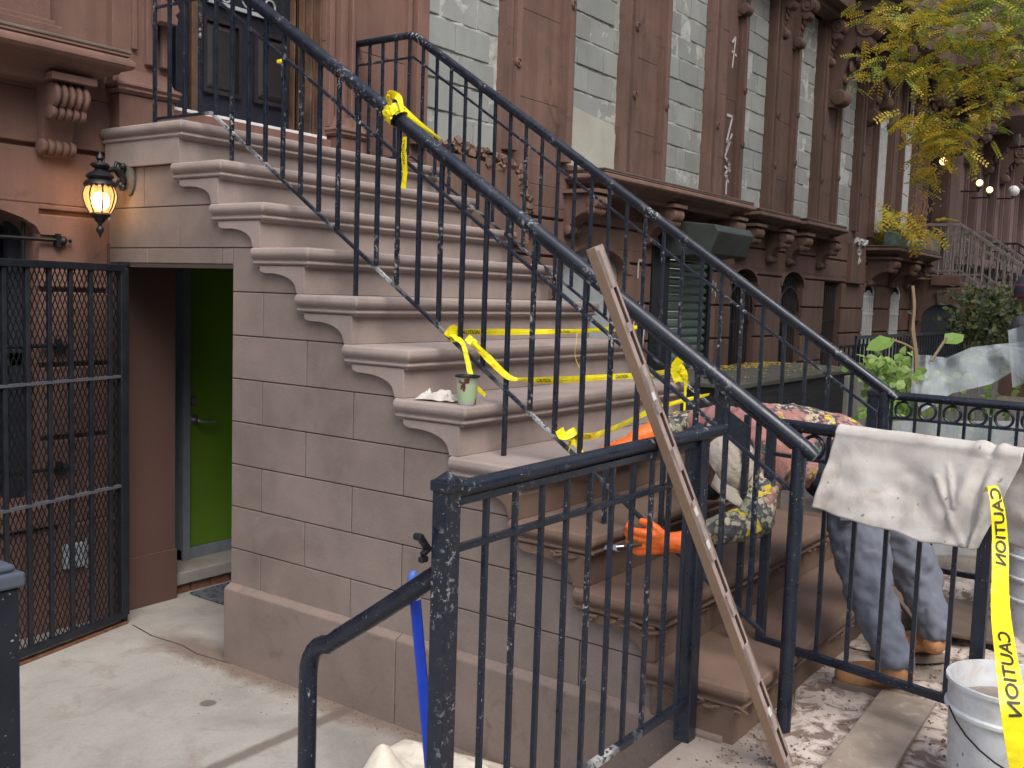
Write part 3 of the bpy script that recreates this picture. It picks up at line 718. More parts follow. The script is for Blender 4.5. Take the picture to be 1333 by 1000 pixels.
# door step, sill, frame
b = MB(); b.box(DX0 + 0.0, DX1, 0.56, 0.95, 2.037, 2.178); b.box(DX1, 1.9, FYP - 0.03, 0.7, 2.037, 2.10); obj('door_step', b, M['brown'], hA, bevel=0.004)
b = MB(); b.box(DX0 + 0.02, DX1 + 0.0, 0.60, 0.98, 2.18, 2.20); obj('white_threshold', b, M['white'], hA, bevel=0.003)
fd = MB(); fd.box(0.735, 1.40, 0.90, 0.945, 2.205, 4.3)
dd = obj('front_door', fd, M['door'], hA)
def raised(b, x0, x1, z0, z1, y):
    b.box(x0, x1, y - 0.012, y + 0.004, z0, z1)
b = MB(); m_ = []
def panel(x0, x1, z0, z1):
    y = 0.90
    f = MB(); fr = 0.022
    f.box(x0, x1, y - 0.022, y + 0.001, z1 - fr, z1); f.box(x0, x1, y - 0.022, y + 0.001, z0, z0 + fr); f.box(x0, x0 + fr, y - 0.022, y + 0.001, z0 + fr, z1 - fr); f.box(x1 - fr, x1, y - 0.022, y + 0.001, z0 + fr, z1 - fr)
    vs = [(x0 + fr, y - 0.002, z0 + fr), (x1 - fr, y - 0.002, z0 + fr), (x1 - fr, y - 0.002, z1 - fr), (x0 + fr, y - 0.002, z1 - fr)]
    k = 0.035; vs += [(x0 + fr + k, y - 0.018, z0 + fr + k), (x1 - fr - k, y - 0.018, z0 + fr + k), (x1 - fr - k, y - 0.018, z1 - fr - k), (x0 + fr + k, y - 0.018, z1 - fr - k)]
    f.add(vs, [(0, 1, 5, 4), (1, 2, 6, 5), (2, 3, 7, 6), (3, 0, 4, 7), (4, 5, 6, 7)])
    return obj('door_panel', f, M['doorpanel'], dd)
panel(0.775, 1.035, 2.37, 2.775); panel(1.125, 1.375, 2.37, 2.775)
b = MB(); b.box(0.80, 1.36, 0.893, 0.899, 2.85, 4.0); obj('glass', b, M['glassdark'], dd)
b = MB()
def scroll(cx, cz, r, s=1, turns=1.6, ph=0):
    pts = []
    for i in range(26):
        a = ph + s * i / 25 * turns * 2 * PI; q = r * (1 - i / 25 * 0.85); pts.append((cx + q * math.cos(a), 0.885, cz + q * math.sin(a)))
    b.tube(pts, 0.006, 5)
for cx, cz, s in ((0.93, 2.93, 1), (1.08, 2.93, -1), (1.23, 2.93, 1), (0.93, 3.1, -1), (1.08, 3.1, 1), (1.23, 3.1, -1), (1.0, 3.27, 1), (1.16, 3.27, -1)): scroll(cx, cz, 0.07, s, 1.6, PI / 2)
for z in (2.86, 3.35, 3.9): b.bar((0.81, 0.885, z), (1.35, 0.885, z), 0.006, 0.01)
obj('scroll_grille', b, plain('pale_ironwork', (0.35, 0.38, 0.40), 0.4), dd)
b = MB(); b.box(0.685, 0.732, 0.86, 0.95, 2.205, 4.3); b.box(1.402, 1.44, 0.86, 0.95, 2.205, 4.3); obj('door_frame', b, M['framewood'], hA, bevel=0.004)
b = MB(); b.box(DX0 + 0.0, 0.66, 0.94, 0.97, 2.205, 4.3); b.box(0.60, 0.682, 0.88, 0.95, 2.205, 4.3); b.box(DX0, DX0 + 0.07, 0.90, 0.95, 2.205, 4.3); b.box(DX0, 0.66, 0.91, 0.95, 2.205, 2.42); obj('side_panel', b, M['door'], hA, bevel=0.004)
b = MB(); b.box(DX0, DX1 + 0.1, 0.97, 1.0, 2.17, 5.6); obj('vestibule', b, M['dark'], hA)
b = MB()
for i, (a, c, pr) in enumerate(((1.425, 1.46, 0.82), (1.44, 1.56, 0.90), )): b.box(a - 0.0, c, pr, 0.955, 2.2, 4.3)

for q in range(4): b.box(DX1 - 0.014 - 0.006 * (q % 2), DX1 - 0.002, FYP + 0.03 + q * 0.07, FYP + 0.03 + q * 0.07 + 0.05, 2.2, 4.3)
obj('stripped_jamb', b, M['framewood'], hA, bevel=0.004)
# ---------------- neighbouring boarded houses
def chunk(house, pts, r, mat, seed, name='broken_stucco', n=60):
    rd = random.Random(seed); b = MB()
    for i in range(n):
        t_ = rd.random() * (len(pts) - 1); k = int(t_); f2 = t_ - k; p = Vector(pts[k]).lerp(Vector(pts[k + 1]), f2)
        q = Matrix.Rotation(rd.uniform(0, 3), 3, Vector((rd.random(), rd.random(), rd.random() + 0.1)).normalized()).to_quaternion()
        b.obox(p + Vector((rd.uniform(-r, r), rd.uniform(-0.01, 0.01), rd.uniform(-r, r))), rd.uniform(0.01, 0.04), rd.uniform(0.008, 0.025), rd.uniform(0.01, 0.03), q)
    return tag(obj(name, b, mat, house, bevel=0.003), kind='stuff')
hB = empty('boarded_house', (4.6, 0.62, 0), 'empty brownstone next to the stoop, vent hood and roller shutter below its blocked windows', 'house')
bwin = (4.02, 5.05, 0.5, 1.735, 0.4); rdoor = (5.52, 6.75, -0.3, 2.0)
rusticated(hB, 2.28, 6.95, [bwin, rdoor], M['brownB'], z0=-0.33, top=2.16)
b = MB(); b.box(4.0, 5.07, FYP + 0.10, FYP + 0.13, 0.45, 1.75); obj('boarding', b, M['board'], hB)
b = MB(); b.box(5.86, 6.68, FYP + 0.20, FYP + 0.21, -0.3, 2.1)
z = 0.0
sh = MB(); z = -0.02
while z < 1.70: sh.prism([(FYP + 0.03, z), (FYP + 0.0, z + 0.02), (FYP - 0.006, z + 0.05), (FYP + 0.03, z + 0.075)], 'x', 5.84, 6.70); z += 0.082
obj('roller_shutter', sh, M['shutter'], hB)
b = MB(); b.box(5.50, 5.84, FYP - 0.02, FYP + 0.1, -0.3, 2.0); b.box(6.70, 6.77, FYP - 0.03, FYP + 0.1, -0.3, 1.95); b.box(5.84, 6.70, FYP - 0.01, FYP + 0.1, 1.74, 2.0); obj('shutter_frame', b, M['iron'], hB, bevel=0.004)
hd = MB(); hd.prism([(FYP, 2.06), (0.06, 2.0), (0.02, 1.94), (0.10, 1.74), (FYP, 1.70)], 'x', 5.62, 6.42); obj('vent_hood', hd, stone('dark_sheet', (0.05, 0.06, 0.055), 0.4, 4, 0.1, 0.6), hB, bevel=0.01)
HB = [(2.31, 3.145, 2.30, 5.0), (4.0, 4.845, 2.36, 4.9), (5.60, 6.53, 2.36, 4.9)]
upper_wall(hB, 2.28, 6.95, HB, M['brownB'], 2.16, 6.6, 0.6, 5)
b = MB()
for i, h in enumerate(HB):
    if i > 0 or True: arch_strip(b, h[1], 2.36, 4.9, -1)
    if i > 0: arch_strip(b, h[0], 2.36, 4.9, 1)
for x_, z_ in ((3.22, 2.98), (5.52, 3.05), (4.93, 3.62), (4.93, 3.05), (6.62, 3.05), (3.92, 3.55)): rosette(b, x_, z_)
obj('window_architraves', b, M['brownB'], hB, bevel=0.004)
for i, h in enumerate(HB): cmu_fill(hB, h[0], h[1], h[2] + (0.03 if i == 0 else 0.0), h[3], 20 + i, holes=1)
M['cream'] = stone('cream_smear', (0.50, 0.50, 0.44), 0.12, 3, 0.4, 0.9)
b = MB(); b.prism([(4.0, 2.36), (4.83, 2.36), (4.82, 2.50), (4.83, 2.70), (4.78, 2.78), (4.5, 2.80), (4.2, 2.83), (4.0, 2.85)], 'y', FYP + 0.038, FYP + 0.047); obj('cream_smear', b, M['cream'], hB)
ledge(hB, 4.0, 6.98, 2.305, 0.245, 'brownB')
for x_ in (4.10, 5.42, 6.80): console(hB, x_, 2.16, 0.30, 0.3, 0.36, 0.2, M['brownB'])
chunk(hB, [(2.3, 0.60, 2.30), (2.7, 0.59, 2.30), (3.1, 0.59, 2.26), (3.35, 0.59, 2.20), (3.45, 0.59, 2.0), (3.47, 0.59, 1.8)], 0.05, M['rubble'], 4, n=110)
b = MB(); b.prism([(2.28, 2.26), (3.2, 2.23), (3.38, 2.15), (3.45, 1.95), (3.46, 1.7), (2.28, 1.7)], 'y', FYP - 0.05, FYP - 0.001); obj('stoop_scar', b, M['brownB'], hB)
# graffiti
b = MB(); y_ = FYP - 0.006
stroke(b, [(5.25, 1.66), (5.25, 1.50)], y_); stroke(b, [(5.33, 1.66), (5.33, 1.5)], y_); stroke(b, [(5.25, 1.66), (5.33, 1.66)], y_)
stroke(b, [(5.18, 1.0), (5.25, 1.22), (5.35, 1.32), (5.42, 1.18), (5.40, 0.9)], y_, 0.008)
stroke(b, [(6.80, 1.46), (6.85, 1.52), (6.83, 1.40), (6.80, 1.46)], y_, 0.010); stroke(b, [(6.88, 1.49), (6.92, 1.50), (6.90, 1.42), (6.88, 1.49), (6.92, 1.36)], y_, 0.010)
obj('graffiti', b, M['chalk'], hB)
hC = empty('boarded_house', (9.3, 0.62, 0), 'second empty brownstone from the stoop, its three tall openings filled with grey blocks', 'house')
holesC = [(7.33, 8.02, -0.1, 1.68, 0.5), (8.78, 9.50, -0.1, 1.70, 0.5), (10.28, 11.0, -0.3, 1.62)]
rusticated(hC, 6.95, 11.7, holesC, M['brownC'], z0=-0.33, top=2.16)
for h in holesC:
    b = MB(); b.box(h[0] - 0.05, h[1] + 0.05, FYP + 0.25, FYP + 0.28, h[2], h[3] + 0.02); o = obj('dark_opening', b, M['dark'], hC)
    b = MB()
    for i in range(9):
        xx = h[0] + (h[1] - h[0]) * (i + 0.5) / 9; b.tube([(xx, FYP + 0.08, h[2]), (xx, FYP + 0.08, h[3] - 0.05)], 0.008, 5)
    for z_ in (0.4, 1.1): b.bar((h[0], FYP + 0.08, z_), (h[1], FYP + 0.08, z_), 0.006, 0.012)
    if len(h) > 4:
        cx = (h[0] + h[1]) / 2; b.tube([(cx + 0.33 * math.cos(a * PI / 8), FYP + 0.04, 1.22 + 0.3 * math.sin(a * PI / 8)) for a in range(9)], 0.012, 5)
    obj('window_bars', b, M['iron'], o)
HC = [(7.33, 8.10, 2.36, 4.75), (8.87, 9.65, 2.36, 4.80), (10.45, 11.28, 2.33, 4.62)]
upper_wall(hC, 6.95, 11.7, HC, M['brownC'], 2.16, 8.0, 0.6, 8)
b = MB()
for i, h in enumerate(HC):
    arch_strip(b, h[0], 2.34, 4.7, 1); arch_strip(b, h[1], 2.34, 4.7, -1)
    pass

obj('window_architraves', b, M['brownC'], hC, bevel=0.004)
for h in HC:
    for z_ in (2.95, 3.5):
        for xx in (h[0] - 0.085, h[1] + 0.085):
            b = MB(); rosette(b, xx, z_ - (0.1 if xx > h[0] else 0)); obj('rosette', b, M['brownC'], hC)
for i, h in enumerate(HC): cmu_fill(hC, h[0], h[1], h[2], h[3], 40 + i, holes=1)
# arched head over the doorway infill
b = MB()
for sgn in (-1, 1):
    cx = 10.865; P = [(cx + sgn * 0.42, 4.65)]
    for i in range(9):
        a = PI / 2 * i / 8; P.append((cx + sgn * 0.42 * math.sin(a), 4.12 + 0.5 * math.cos(a)))
    b.prism(P if sgn > 0 else P[::-1], 'y', FYP - 0.01, FYP + 0.1)
obj('arch_head', b, M['brownC'], hC)
ledge(hC, 7.30, 8.50, 2.29, 0.32, 'brownC'); ledge(hC, 8.75, 10.2, 2.30, 0.32, 'brownC')
for x_ in (7.45, 8.32, 8.95, 10.0): console(hC, x_, 2.145, 0.36, 0.3, 0.38, 0.22, M['brownC'])
b = MB()
for h in HC[:2]:
    b.box(h[0] - 0.22, h[1] + 0.22, 0.30, FYP + 0.02, 4.88, 5.1); b.box(h[0] - 0.16, h[1] + 0.16, 0.42, FYP + 0.02, 4.80, 4.88)
b.box(9.85, 11.75, -0.15, FYP + 0.02, 5.06, 5.3); b.box(9.95, 11.65, 0.05, FYP + 0.02, 4.92, 5.06); b.box(9.8, 11.8, -0.05, FYP + 0.02, 5.3, 5.42)
obj('hood', b, M['brownC'], hC, bevel=0.01)
for x_ in (7.2, 8.25, 8.75, 9.8): console(hC, x_, 4.84, 0.36, 0.3, 0.6, 0.15, M['brownC'])
for x_ in (10.12, 11.55): console(hC, x_, 4.95, 0.02, 0.6, 1.15, 0.26, M['brownC'])
b = MB(); stroke(b, [(6.98 + 0.04, 3.95), (7.10, 4.02), (7.05, 3.7)], FYP - 0.006, 0.012); stroke(b, [(7.02, 3.86), (7.14, 3.84)], FYP - 0.006, 0.01)
obj('graffiti', b, M['chalk'], hC); b = MB()
stroke(b, [(7.00, 2.86), (7.13, 3.05)], FYP - 0.006, 0.012); stroke(b, [(6.99, 2.70), (7.13, 2.66), (7.04, 2.78)], FYP - 0.006, 0.012); stroke(b, [(7.05, 2.62), (7.05, 2.42)], FYP - 0.006, 0.014)
stroke(b, [(6.98, 3.22), (7.12, 3.22), (7.0, 2.95), (7.10, 2.98), (6.98, 2.8), (7.12, 2.72), (7.0, 2.62), (7.1, 2.55)], FYP - 0.006, 0.014)
obj('graffiti', b, M['chalk'], hC); b = MB()
stroke(b, [(11.35, 2.02), (11.42, 2.12), (11.47, 1.98), (11.36, 2.06), (11.5, 2.07), (11.40, 1.90), (11.52, 1.95)], FYP - 0.075, 0.018)
obj('graffiti', b, M['chalk'], hC)
b = MB(); b.box(11.15, 11.75, FYP - 0.07, FYP + 0.02, 1.62, 2.18); obj('door_impost', b, M['brownC'], hC, bevel=0.01)
chunk(hC, [(11.2, 0.54, 2.2), (11.7, 0.54, 2.19)], 0.03, M['mortar'], 9, 'pale_rubble', 30)
# ---------------- further houses
hD = empty('brownstone_house', (14.0, 0.62, 0), 'occupied brownstone with white barred windows and a planter ledge, past the boarded ones', 'house')
holesD = [(12.0, 12.55, 0.35, 1.66, 0.6), (13.40, 13.95, 0.35, 1.66, 0.6)]
rusticated(hD, 11.7, 17.5, holesD, M['brownC'], z0=-0.33, top=2.16)
for h in holesD:
    b = MB(); b.box(h[0] - 0.05, h[1] + 0.05, FYP + 0.22, FYP + 0.25, h[2], h[3]); o = obj('window', b, M['glassdark'], hD)
    b = MB(); n = 6
    for i in range(n): xx = h[0] + 0.04 + (h[1] - h[0] - 0.08) * i / (n - 1); b.tube([(xx, FYP + 0.02, h[2]), (xx, FYP + 0.02, h[3] - 0.10 - abs(i - 2.5) * 0.03)], 0.014, 5)
    cx = (h[0] + h[1]) / 2
    b.tube([(cx + 0.26 * math.cos(a * PI / 10), FYP + 0.02, 1.48 + 0.16 * math.sin(a * PI / 10)) for a in range(11)], 0.018, 6)
    for z_ in (0.42, 1.2, 1.45): b.bar((h[0], FYP + 0.02, z_), (h[1], FYP + 0.02, z_), 0.01, 0.012)
    obj('window_bars', b, M['mesh_white'], o)
HD = [(12.1, 12.75, 2.4, 4.9), (13.45, 14.1, 2.4, 4.9), (15.0, 16.4, 2.2, 5.0), (12.1, 12.9, 6.6, 8.6), (13.5, 14.3, 6.6, 8.6), (15.2, 16.2, 6.6, 8.6)]
upper_wall(hD, 11.7, 17.5, HD, M['brownC'], 2.16, 10, 0.7, 12)
for h in HD:
    b = MB(); b.box(h[0] - 0.05, h[1] + 0.05, FYP + 0.2, FYP + 0.25, h[2], h[3]); o = obj('window', b, M['glassdark'], hD)
    if h[0] < 14.5 and h[2] < 3:
        b = MB(); n = 8
        for i in range(n): xx = h[0] + 0.05 + (h[1] - h[0] - 0.1) * i / (n - 1); b.tube([(xx, FYP + 0.03, h[2]), (xx, FYP + 0.03, 3.9)], 0.016, 5)
        b.box(h[0], h[1], FYP + 0.02, FYP + 0.06, 3.9, 4.02); b.box(h[0], h[1], FYP + 0.02, FYP + 0.06, 2.4, 2.46); b.box(h[0], h[0] + 0.06, FYP + 0.02, FYP + 0.06, 2.4, 4.9); b.box(h[1] - 0.06, h[1], FYP + 0.02, FYP + 0.06, 2.4, 4.9)
        obj('window_guard', b, M['mesh_white'], o)
for h in HD[:3]: b = MB(); arch_strip(b, h[0], 2.3, 4.9, 1); arch_strip(b, h[1], 2.3, 4.9, -1); obj('window_architrave', b, M['brownC'], hD)
ledge(hD, 11.95, 14.45, 2.17, 0.15, 'brownC')
for x_ in (12.2, 13.3, 14.2): console(hD, x_, 2.02, 0.2, 0.4, 0.42, 0.25, M['brownC'])
b = MB(); b.box(11.9, 14.3, 0.1, FYP + 0.02, 5.0, 5.25); b.box(14.6, 16.8, -0.4, FYP + 0.02, 5.15, 5.5); b.prism([(14.5, 5.5), (16.9, 5.5), (15.7, 6.1)], 'y', -0.45, FYP)
obj('hood', b, M['brownC'], hD, bevel=0.01)
for x_ in (11.95, 14.25, 14.8, 16.65): console(hD, x_, 5.05, 0.1, 0.5, 1.0, 0.3, M['brownC'])
# its stoop, arch in the side wall
sD = empty('stoop', (15.6, -0.8, 0), 'far stoop with a dark arched opening in its side, under pale ornate railings', 'stoop')
b = MB()
X0 = 14.5
b.prism([(0.61, -0.3), (0.61, 1.78), (-0.1, 1.78), (-2.6, 0.1), (-2.6, -0.3)], 'x', X0, X0 + 1.9)
for i in range(9): b.box(X0 - 0.05, X0 + 1.95, -0.15 - i * 0.29, 0.3 - i * 0.29, 1.78 - (i) * 0.19 - 0.1, 1.84 - i * 0.19)
obj('body', b, M['brownC'], sD, bevel=0.01)
b = MB(); P = [(0.40, -0.2), (-0.24, -0.2)]
for i in range(11):
    a = PI * i / 10; P.append((0.08 - 0.32 * math.cos(a), 1.10 + 0.28 * math.sin(a)))
b.prism(P, 'x', X0 - 0.012, X0 + 0.01); obj('arched_opening', b, M['slate'], sD)
b = MB()
for i in range(12):
    a0 = PI * i / 12; a1 = PI * (i + 1) / 12
    b.prism([(0.08 - k * math.cos(a), 1.10 + k2 * math.sin(a)) for a, k, k2 in ((a0, 0.33, 0.29), (a1, 0.33, 0.29), (a1, 0.43, 0.39), (a0, 0.43, 0.39))], 'x', X0 - 0.05, X0)
b.prism([(0.0, 1.37), (0.16, 1.37), (0.19, 1.6), (-0.03, 1.6)], 'x', X0 - 0.08, X0)
obj('arch_mouldings', b, M['brownC'], sD)
M['oldrail'] = stone('old_silver_rail', (0.19, 0.17, 0.16), 0.4, 8, 0.2, 0.5)
def ornate_rail(label, X, group=None, mat='oldrail', n=22):
    t = empty('stoop_railing', (X, -1.0, 0), label, 'railing', group)
    b = MB(); b.bar((X, 0.55, 2.66), (X, -0.08, 2.66), 0.025, 0.02); b.bar((X, -0.08, 2.66), (X, -2.5, 1.0), 0.025, 0.02)
    b.bar((X, 0.55, 2.50), (X, -0.08, 2.50), 0.012, 0.012); b.bar((X, -0.08, 2.50), (X, -2.5, 0.84), 0.012, 0.012)
    b.bar((X, 0.55, 1.92), (X, -0.08, 1.92), 0.015, 0.015); b.bar((X, -0.08, 1.95), (X, -2.5, 0.29), 0.015, 0.015); obj('rails', b, M[mat], t)
    b = MB(); y = 0.55; i = 0
    while y > -2.5:
        s_ = max(0, -0.08 - y) * 0.686; b.tube([(X, y, 1.86 - s_), (X, y, 2.65 - s_)], 0.013, 5)
        if i % 2 == 0:
            c = (y - 0.055, 2.2 - s_); b.tube([(X, c[0] + 0.045 * math.cos(k * PI / 5), c[1] + 0.16 * math.sin(k * PI / 5)) for k in range(11)], 0.008, 4)
        y -= 0.11; i += 1
    obj('balusters', b, M[mat], t); return t
ornate_rail('pale ornate iron railing on the near side of the far stoop', X0 + 0.05)
ornate_rail('pale ornate iron railing on the far side of the far stoop', X0 + 1.85)
r3 = ornate_rail('dark blue iron railing on the next stoop, furthest up the street', X0 + 5.2, mat='iron')
hE = empty('brownstone_house', (23, 0.62, 0), 'plum coloured brownstone row at the far right, with carved door hoods and dark tall windows', 'house')
HE = []
for i in range(8): HE += [(18.0 + i * 1.75, 18.75 + i * 1.75, 2.4, 4.7), (18.0 + i * 1.75, 18.8 + i * 1.75, 6.6, 8.6)]
upper_wall(hE, 17.5, 34, HE, M['brownD'], -0.3, 11, 0.8, 15)
for h in HE:
    b = MB(); b.box(h[0] - 0.05, h[1] + 0.05, FYP + 0.2, FYP + 0.25, h[2], h[3]); o = obj('window', b, M['glassdark'], hE)
b = MB()
for h in HE:
    arch_strip(b, h[0], h[2], h[3], 1); arch_strip(b, h[1], h[2], h[3], -1)
    b.box(h[0] - 0.3, h[1] + 0.3, 0.2, FYP + 0.02, h[3] + 0.05, h[3] + 0.3)
b.box(17.5, 34, 0.3, FYP + 0.02, 2.15, 2.3); b.box(17.4, 34, 0.0, FYP + 0.02, 5.7, 5.95)
for i in range(3):
    cx = 19.3 + i * 4.6; b.box(cx - 1.1, cx + 1.1, -0.35, FYP, 4.95, 5.25); b.box(cx - 1.2, cx + 1.2, -0.45, FYP, 5.25, 5.35)
    P = [(cx - 1.1, 5.35)] + [(cx - 1.1 * math.cos(a * PI / 8), 5.35 + 0.55 * math.sin(a * PI / 8)) for a in range(1, 8)] + [(cx + 1.1, 5.35)]; b.prism(P, 'y', -0.4, FYP)
obj('mouldings', b, M['brownD'], hE)
for i in range(8): console(hE, 17.75 + i * 1.75, 4.85, 0.1, 0.4, 0.8, 0.25, M['brownD'])
lm = bpy.data.materials.new('lit_globe'); lm.use_nodes = True; bb = lm.node_tree.nodes['Principled BSDF']; bb.inputs['Emission Color'].default_value = (1, 0.62, 0.28, 1); bb.inputs['Emission Strength'].default_value = 1.3; bb.inputs['Base Color'].default_value = (0.8, 0.7, 0.5, 1)
for x_, z_, lab, lit in ((14.75, 3.70, 'small lit globe lamp glowing behind the yellow leaves', 1), (17.6, 3.66, 'lit amber wall lamp, left one of the close pair beyond the leaves', 1), (18.55, 3.63, 'lit amber wall lamp, right one of the close pair beyond the leaves', 1), (21.0, 3.85, 'unlit white globe lamp on the far facade', 0)):
    l = empty('wall_lamp', (x_, 0.3, z_), lab, 'wall lamp', 'globe lamps on the far facades')
    b = MB(); b.sphere((x_, 0.3, z_), 0.06 if lit else 0.12, 14, 10); obj('globe', b, lm if lit else M['white'], l, smooth=True, ang=180)
    b = MB(); b.tube([(x_, FYP, z_ - 0.15), (x_, 0.3, z_ - 0.15), (x_, 0.3, z_ - 0.08)], 0.02, 6); b.lathe([(0.05, -0.12), (0.05, -0.08), (0.02, -0.06)], (x_, 0.3, z_), 8); obj('arm', b, M['iron'], l)
# planter on ledge D
pl = empty('planter_box', (13.6, 0.35, 2.2), 'old grey planter box on the window ledge with yellowing stems', 'planter')
b = MB(); b.box(13.3, 14.35, 0.18, 0.5, 2.19, 2.43); obj('box', b, M['ledge_moss'], pl, bevel=0.02)
pb = MB(); pb.box(12.2, 12.9, 0.2, 0.45, 2.19, 2.42); tag(obj('planter_box', pb, plain('green_grey_box', (0.10, 0.16, 0.15), 0.6, 0, 0.5, 9), org=(12.5, 0.3, 2.19), bevel=0.01), 'smaller blue green planter on the ledge, left of the grey one', 'planter')

# unseen rowhouses added over the road to close off low sky light
op = empty('sky_blocker_house', (-22, -19, -0.2), 'unseen brown rowhouse added over the road to block low sky light', 'house', 'unseen rowhouses added to block low sky light')
b = MB(); b.box(-25, -18.94, -29, -19, -0.2, 12.5); obj('wall', b, M['brownC'], op)
b = MB(); b.box(-25, -18.94, -19.0, -18.4, 12.0, 12.5); obj('cornice', b, M['brownD'], op)
for k in range(3):
    for q in range(3): b = MB(); x0 = -24.2 + q * 1.8; b.box(x0, x0 + 1.0, -19.0, -18.96, 2.2 + k * 3.3, 4.4 + k * 3.3); obj('window', b, M['glassdark'], op)
for i in range(1, 10): o = copy_tree(op); o.location = (-22 + 6.08 * i, -19 + 0.1 * (i % 2), -0.2)
# ================================================================= PROPS
# mesh security gate swung back over the basement window
HG = Vector((0.015, 0.452, 0)); gdv = Vector((-0.973, -0.231, 0)); gl = 1.0
sg = empty('security_gate', (0.015, 0.452, -0.31), 'black barred and meshed security gate swung open in front of the basement window', 'gate')
G = lambda s, z, o=0.0: Vector((HG.x + gdv.x * s + 0.231 * o, HG.y + gdv.y * s - 0.973 * o, z))
ZB, ZT = -0.27, 1.385
b = MB(); b.bar(G(0, ZT), G(gl, ZT), 0.018, 0.016); b.bar(G(0, ZB), G(gl, ZB), 0.018, 0.014); b.bar(G(0.01, ZB), G(0.01, ZT), 0.020, 0.020); b.bar(G(gl, ZB), G(gl, ZT), 0.018, 0.018)
obj('frame', b, M['gatedark'], sg, bevel=0.003)
M['wornbar'] = plain('worn_bar', (0.10, 0.11, 0.13), 0.35)
for z_ in (0.36, 0.88): b = MB(); b.bar(G(0, z_), G(gl, z_), 0.012, 0.006); obj('crossbar', b, M['wornbar'], sg)
for i in range(8):
    s_ = 0.09 + i * 0.115; b = MB(); b.bar(G(s_, ZB), G(s_, ZT), 0.0095, 0.0095); obj('bar', b, M['gatedark'], sg, bevel=0.002)
b = MB(); dz = 0.060; dx = 0.027; h = ZT - ZB; slope = dz / dx
for sgn in (1, -1):
    c = -h / slope if sgn > 0 else 0.0
    c0 = -h / slope
    q = c0
    while q < gl:
        a_s, a_z = q, ZB
        e_s, e_z = q + h / slope, ZT
        if a_s < 0: a_z = ZB + (0 - a_s) * slope; a_s = 0
        if e_s > gl: e_z = ZT - (e_s - gl) * slope; e_s = gl
        if sgn < 0: a_s, e_s = gl - a_s, gl - e_s
        if e_z > a_z: b.bar(G(a_s, a_z, -0.012 + 0.002 * sgn), G(e_s, e_z, -0.012 + 0.002 * sgn), 0.0022, 0.0012)
        q += dx
obj('expanded_mesh', b, M['iron'], sg)
b = MB(); b.bar(G(-0.0, -0.312), G(gl, -0.312), 0.02, 0.006); obj('rusty_channel', b, M['rust'], sg)
b = MB(); b.box(0.005, 0.03, 0.455, 0.475, -0.33, 1.41); b.box(0.0, 0.035, 0.44, 0.49, ZT + 0.012, ZT + 0.03); obj('hinge_post', b, M['gatedark'], sg, bevel=0.002)
b = MB(); b.box(0.042, 0.06, OPY0, 0.6, 1.392, 1.409); obj('lintel_angle', b, M['joint'], stoop)
# door mat
mt = NT('rubber_mat'); v = mt.n.new('ShaderNodeTexVoronoi'); v.inputs['Scale'].default_value = 38; mt.lk(mt.tc.outputs['Object'], v.inputs['Vector'])
M['mat'] = mt.out(mt.ramp(v.outputs['Distance'], [(0.25, (0.02, 0.025, 0.035)), (0.5, (0.10, 0.11, 0.13))]), 0.8)
b = MB(); b.box(0.49, 1.05, 0.30, 0.60, -0.313, -0.302); m_o = obj('door_mat', b, M['mat'], org=(0.77, 0.45, -0.313), bevel=0.003); tag(m_o, 'dark patterned rubber mat on the ground before the green door', 'door mat')
# ------------------------------------------------ wall lantern
lan = empty('wall_lantern', (0.03, 0.437, 1.70), 'lit black carriage lantern with amber glass on the stoop wall', 'wall lantern')
b = MB(); st = len(b.v); b.lathe([(0.075, -0.018), (0.075, -0.006), (0.062, 0.0), (0.045, 0.004)], (0, 0, 0), 18, 'x')
for i in range(len(b.v)): v = b.v[i]; b.v[i] = (0.020 - v[0] * 1.0, 0.437 + v[1] * 0.62, 1.80 + v[2] * 1.1)
obj('back_plate', b, stone('plate_verdigris', (0.12, 0.11, 0.09), 0.5, 20, 0.3), lan, smooth=True)
cx, cy = -0.115, 0.437
b = MB(); b.tube([(0.01, cy, 1.78), (-0.02, cy, 1.82), (-0.045, cy, 1.835), (-0.075, cy, 1.825), (cx + 0.01, cy, 1.815)], [0.014, 0.018, 0.012, 0.014, 0.010], 10)
b.tube([(0.01, cy, 1.76), (-0.015, cy, 1.745), (-0.03, cy, 1.77), (-0.018, cy, 1.79)], 0.008, 8); b.tube([(-0.02, cy, 1.83), (-0.012, cy, 1.86), (-0.035, cy, 1.865), (-0.04, cy, 1.84)], 0.008, 8)
for z_ in (1.755, 1.80, 1.85): b.sphere((0.0, cy, z_), 0.016, 8, 6)
obj('arm', b, M['iron'], lan, smooth=True, ang=70)
b = MB(); b.lathe([(0.001, 1.905), (0.008, 1.893), (0.016, 1.882), (0.018, 1.872), (0.010, 1.862), (0.012, 1.856), (0.034, 1.852), (0.042, 1.842), (0.036, 1.833), (0.022, 1.826), (0.026, 1.818), (0.048, 1.806), (0.062, 1.792), (0.056, 1.784), (0.050, 1.778), (0.066, 1.768), (0.072, 1.756), (0.066, 1.750), (0.055, 1.746)], (cx, cy, 0), 20)
for i in range(16): a = 2 * PI * i / 16; b.sphere((cx + 0.064 * math.cos(a), cy + 0.064 * math.sin(a), 1.750), 0.008, 6, 4)
obj('cap', b, M['iron'], lan, smooth=True, ang=40)
b = MB(); b.lathe([(0.040, 1.630), (0.046, 1.622), (0.040, 1.612), (0.026, 1.603), (0.022, 1.592), (0.010, 1.582), (0.008, 1.572), (0.018, 1.560), (0.018, 1.548), (0.008, 1.535), (0.006, 1.528), (0.001, 1.515)], (cx, cy, 0), 18); obj('base', b, M['iron'], lan, smooth=True, ang=40)
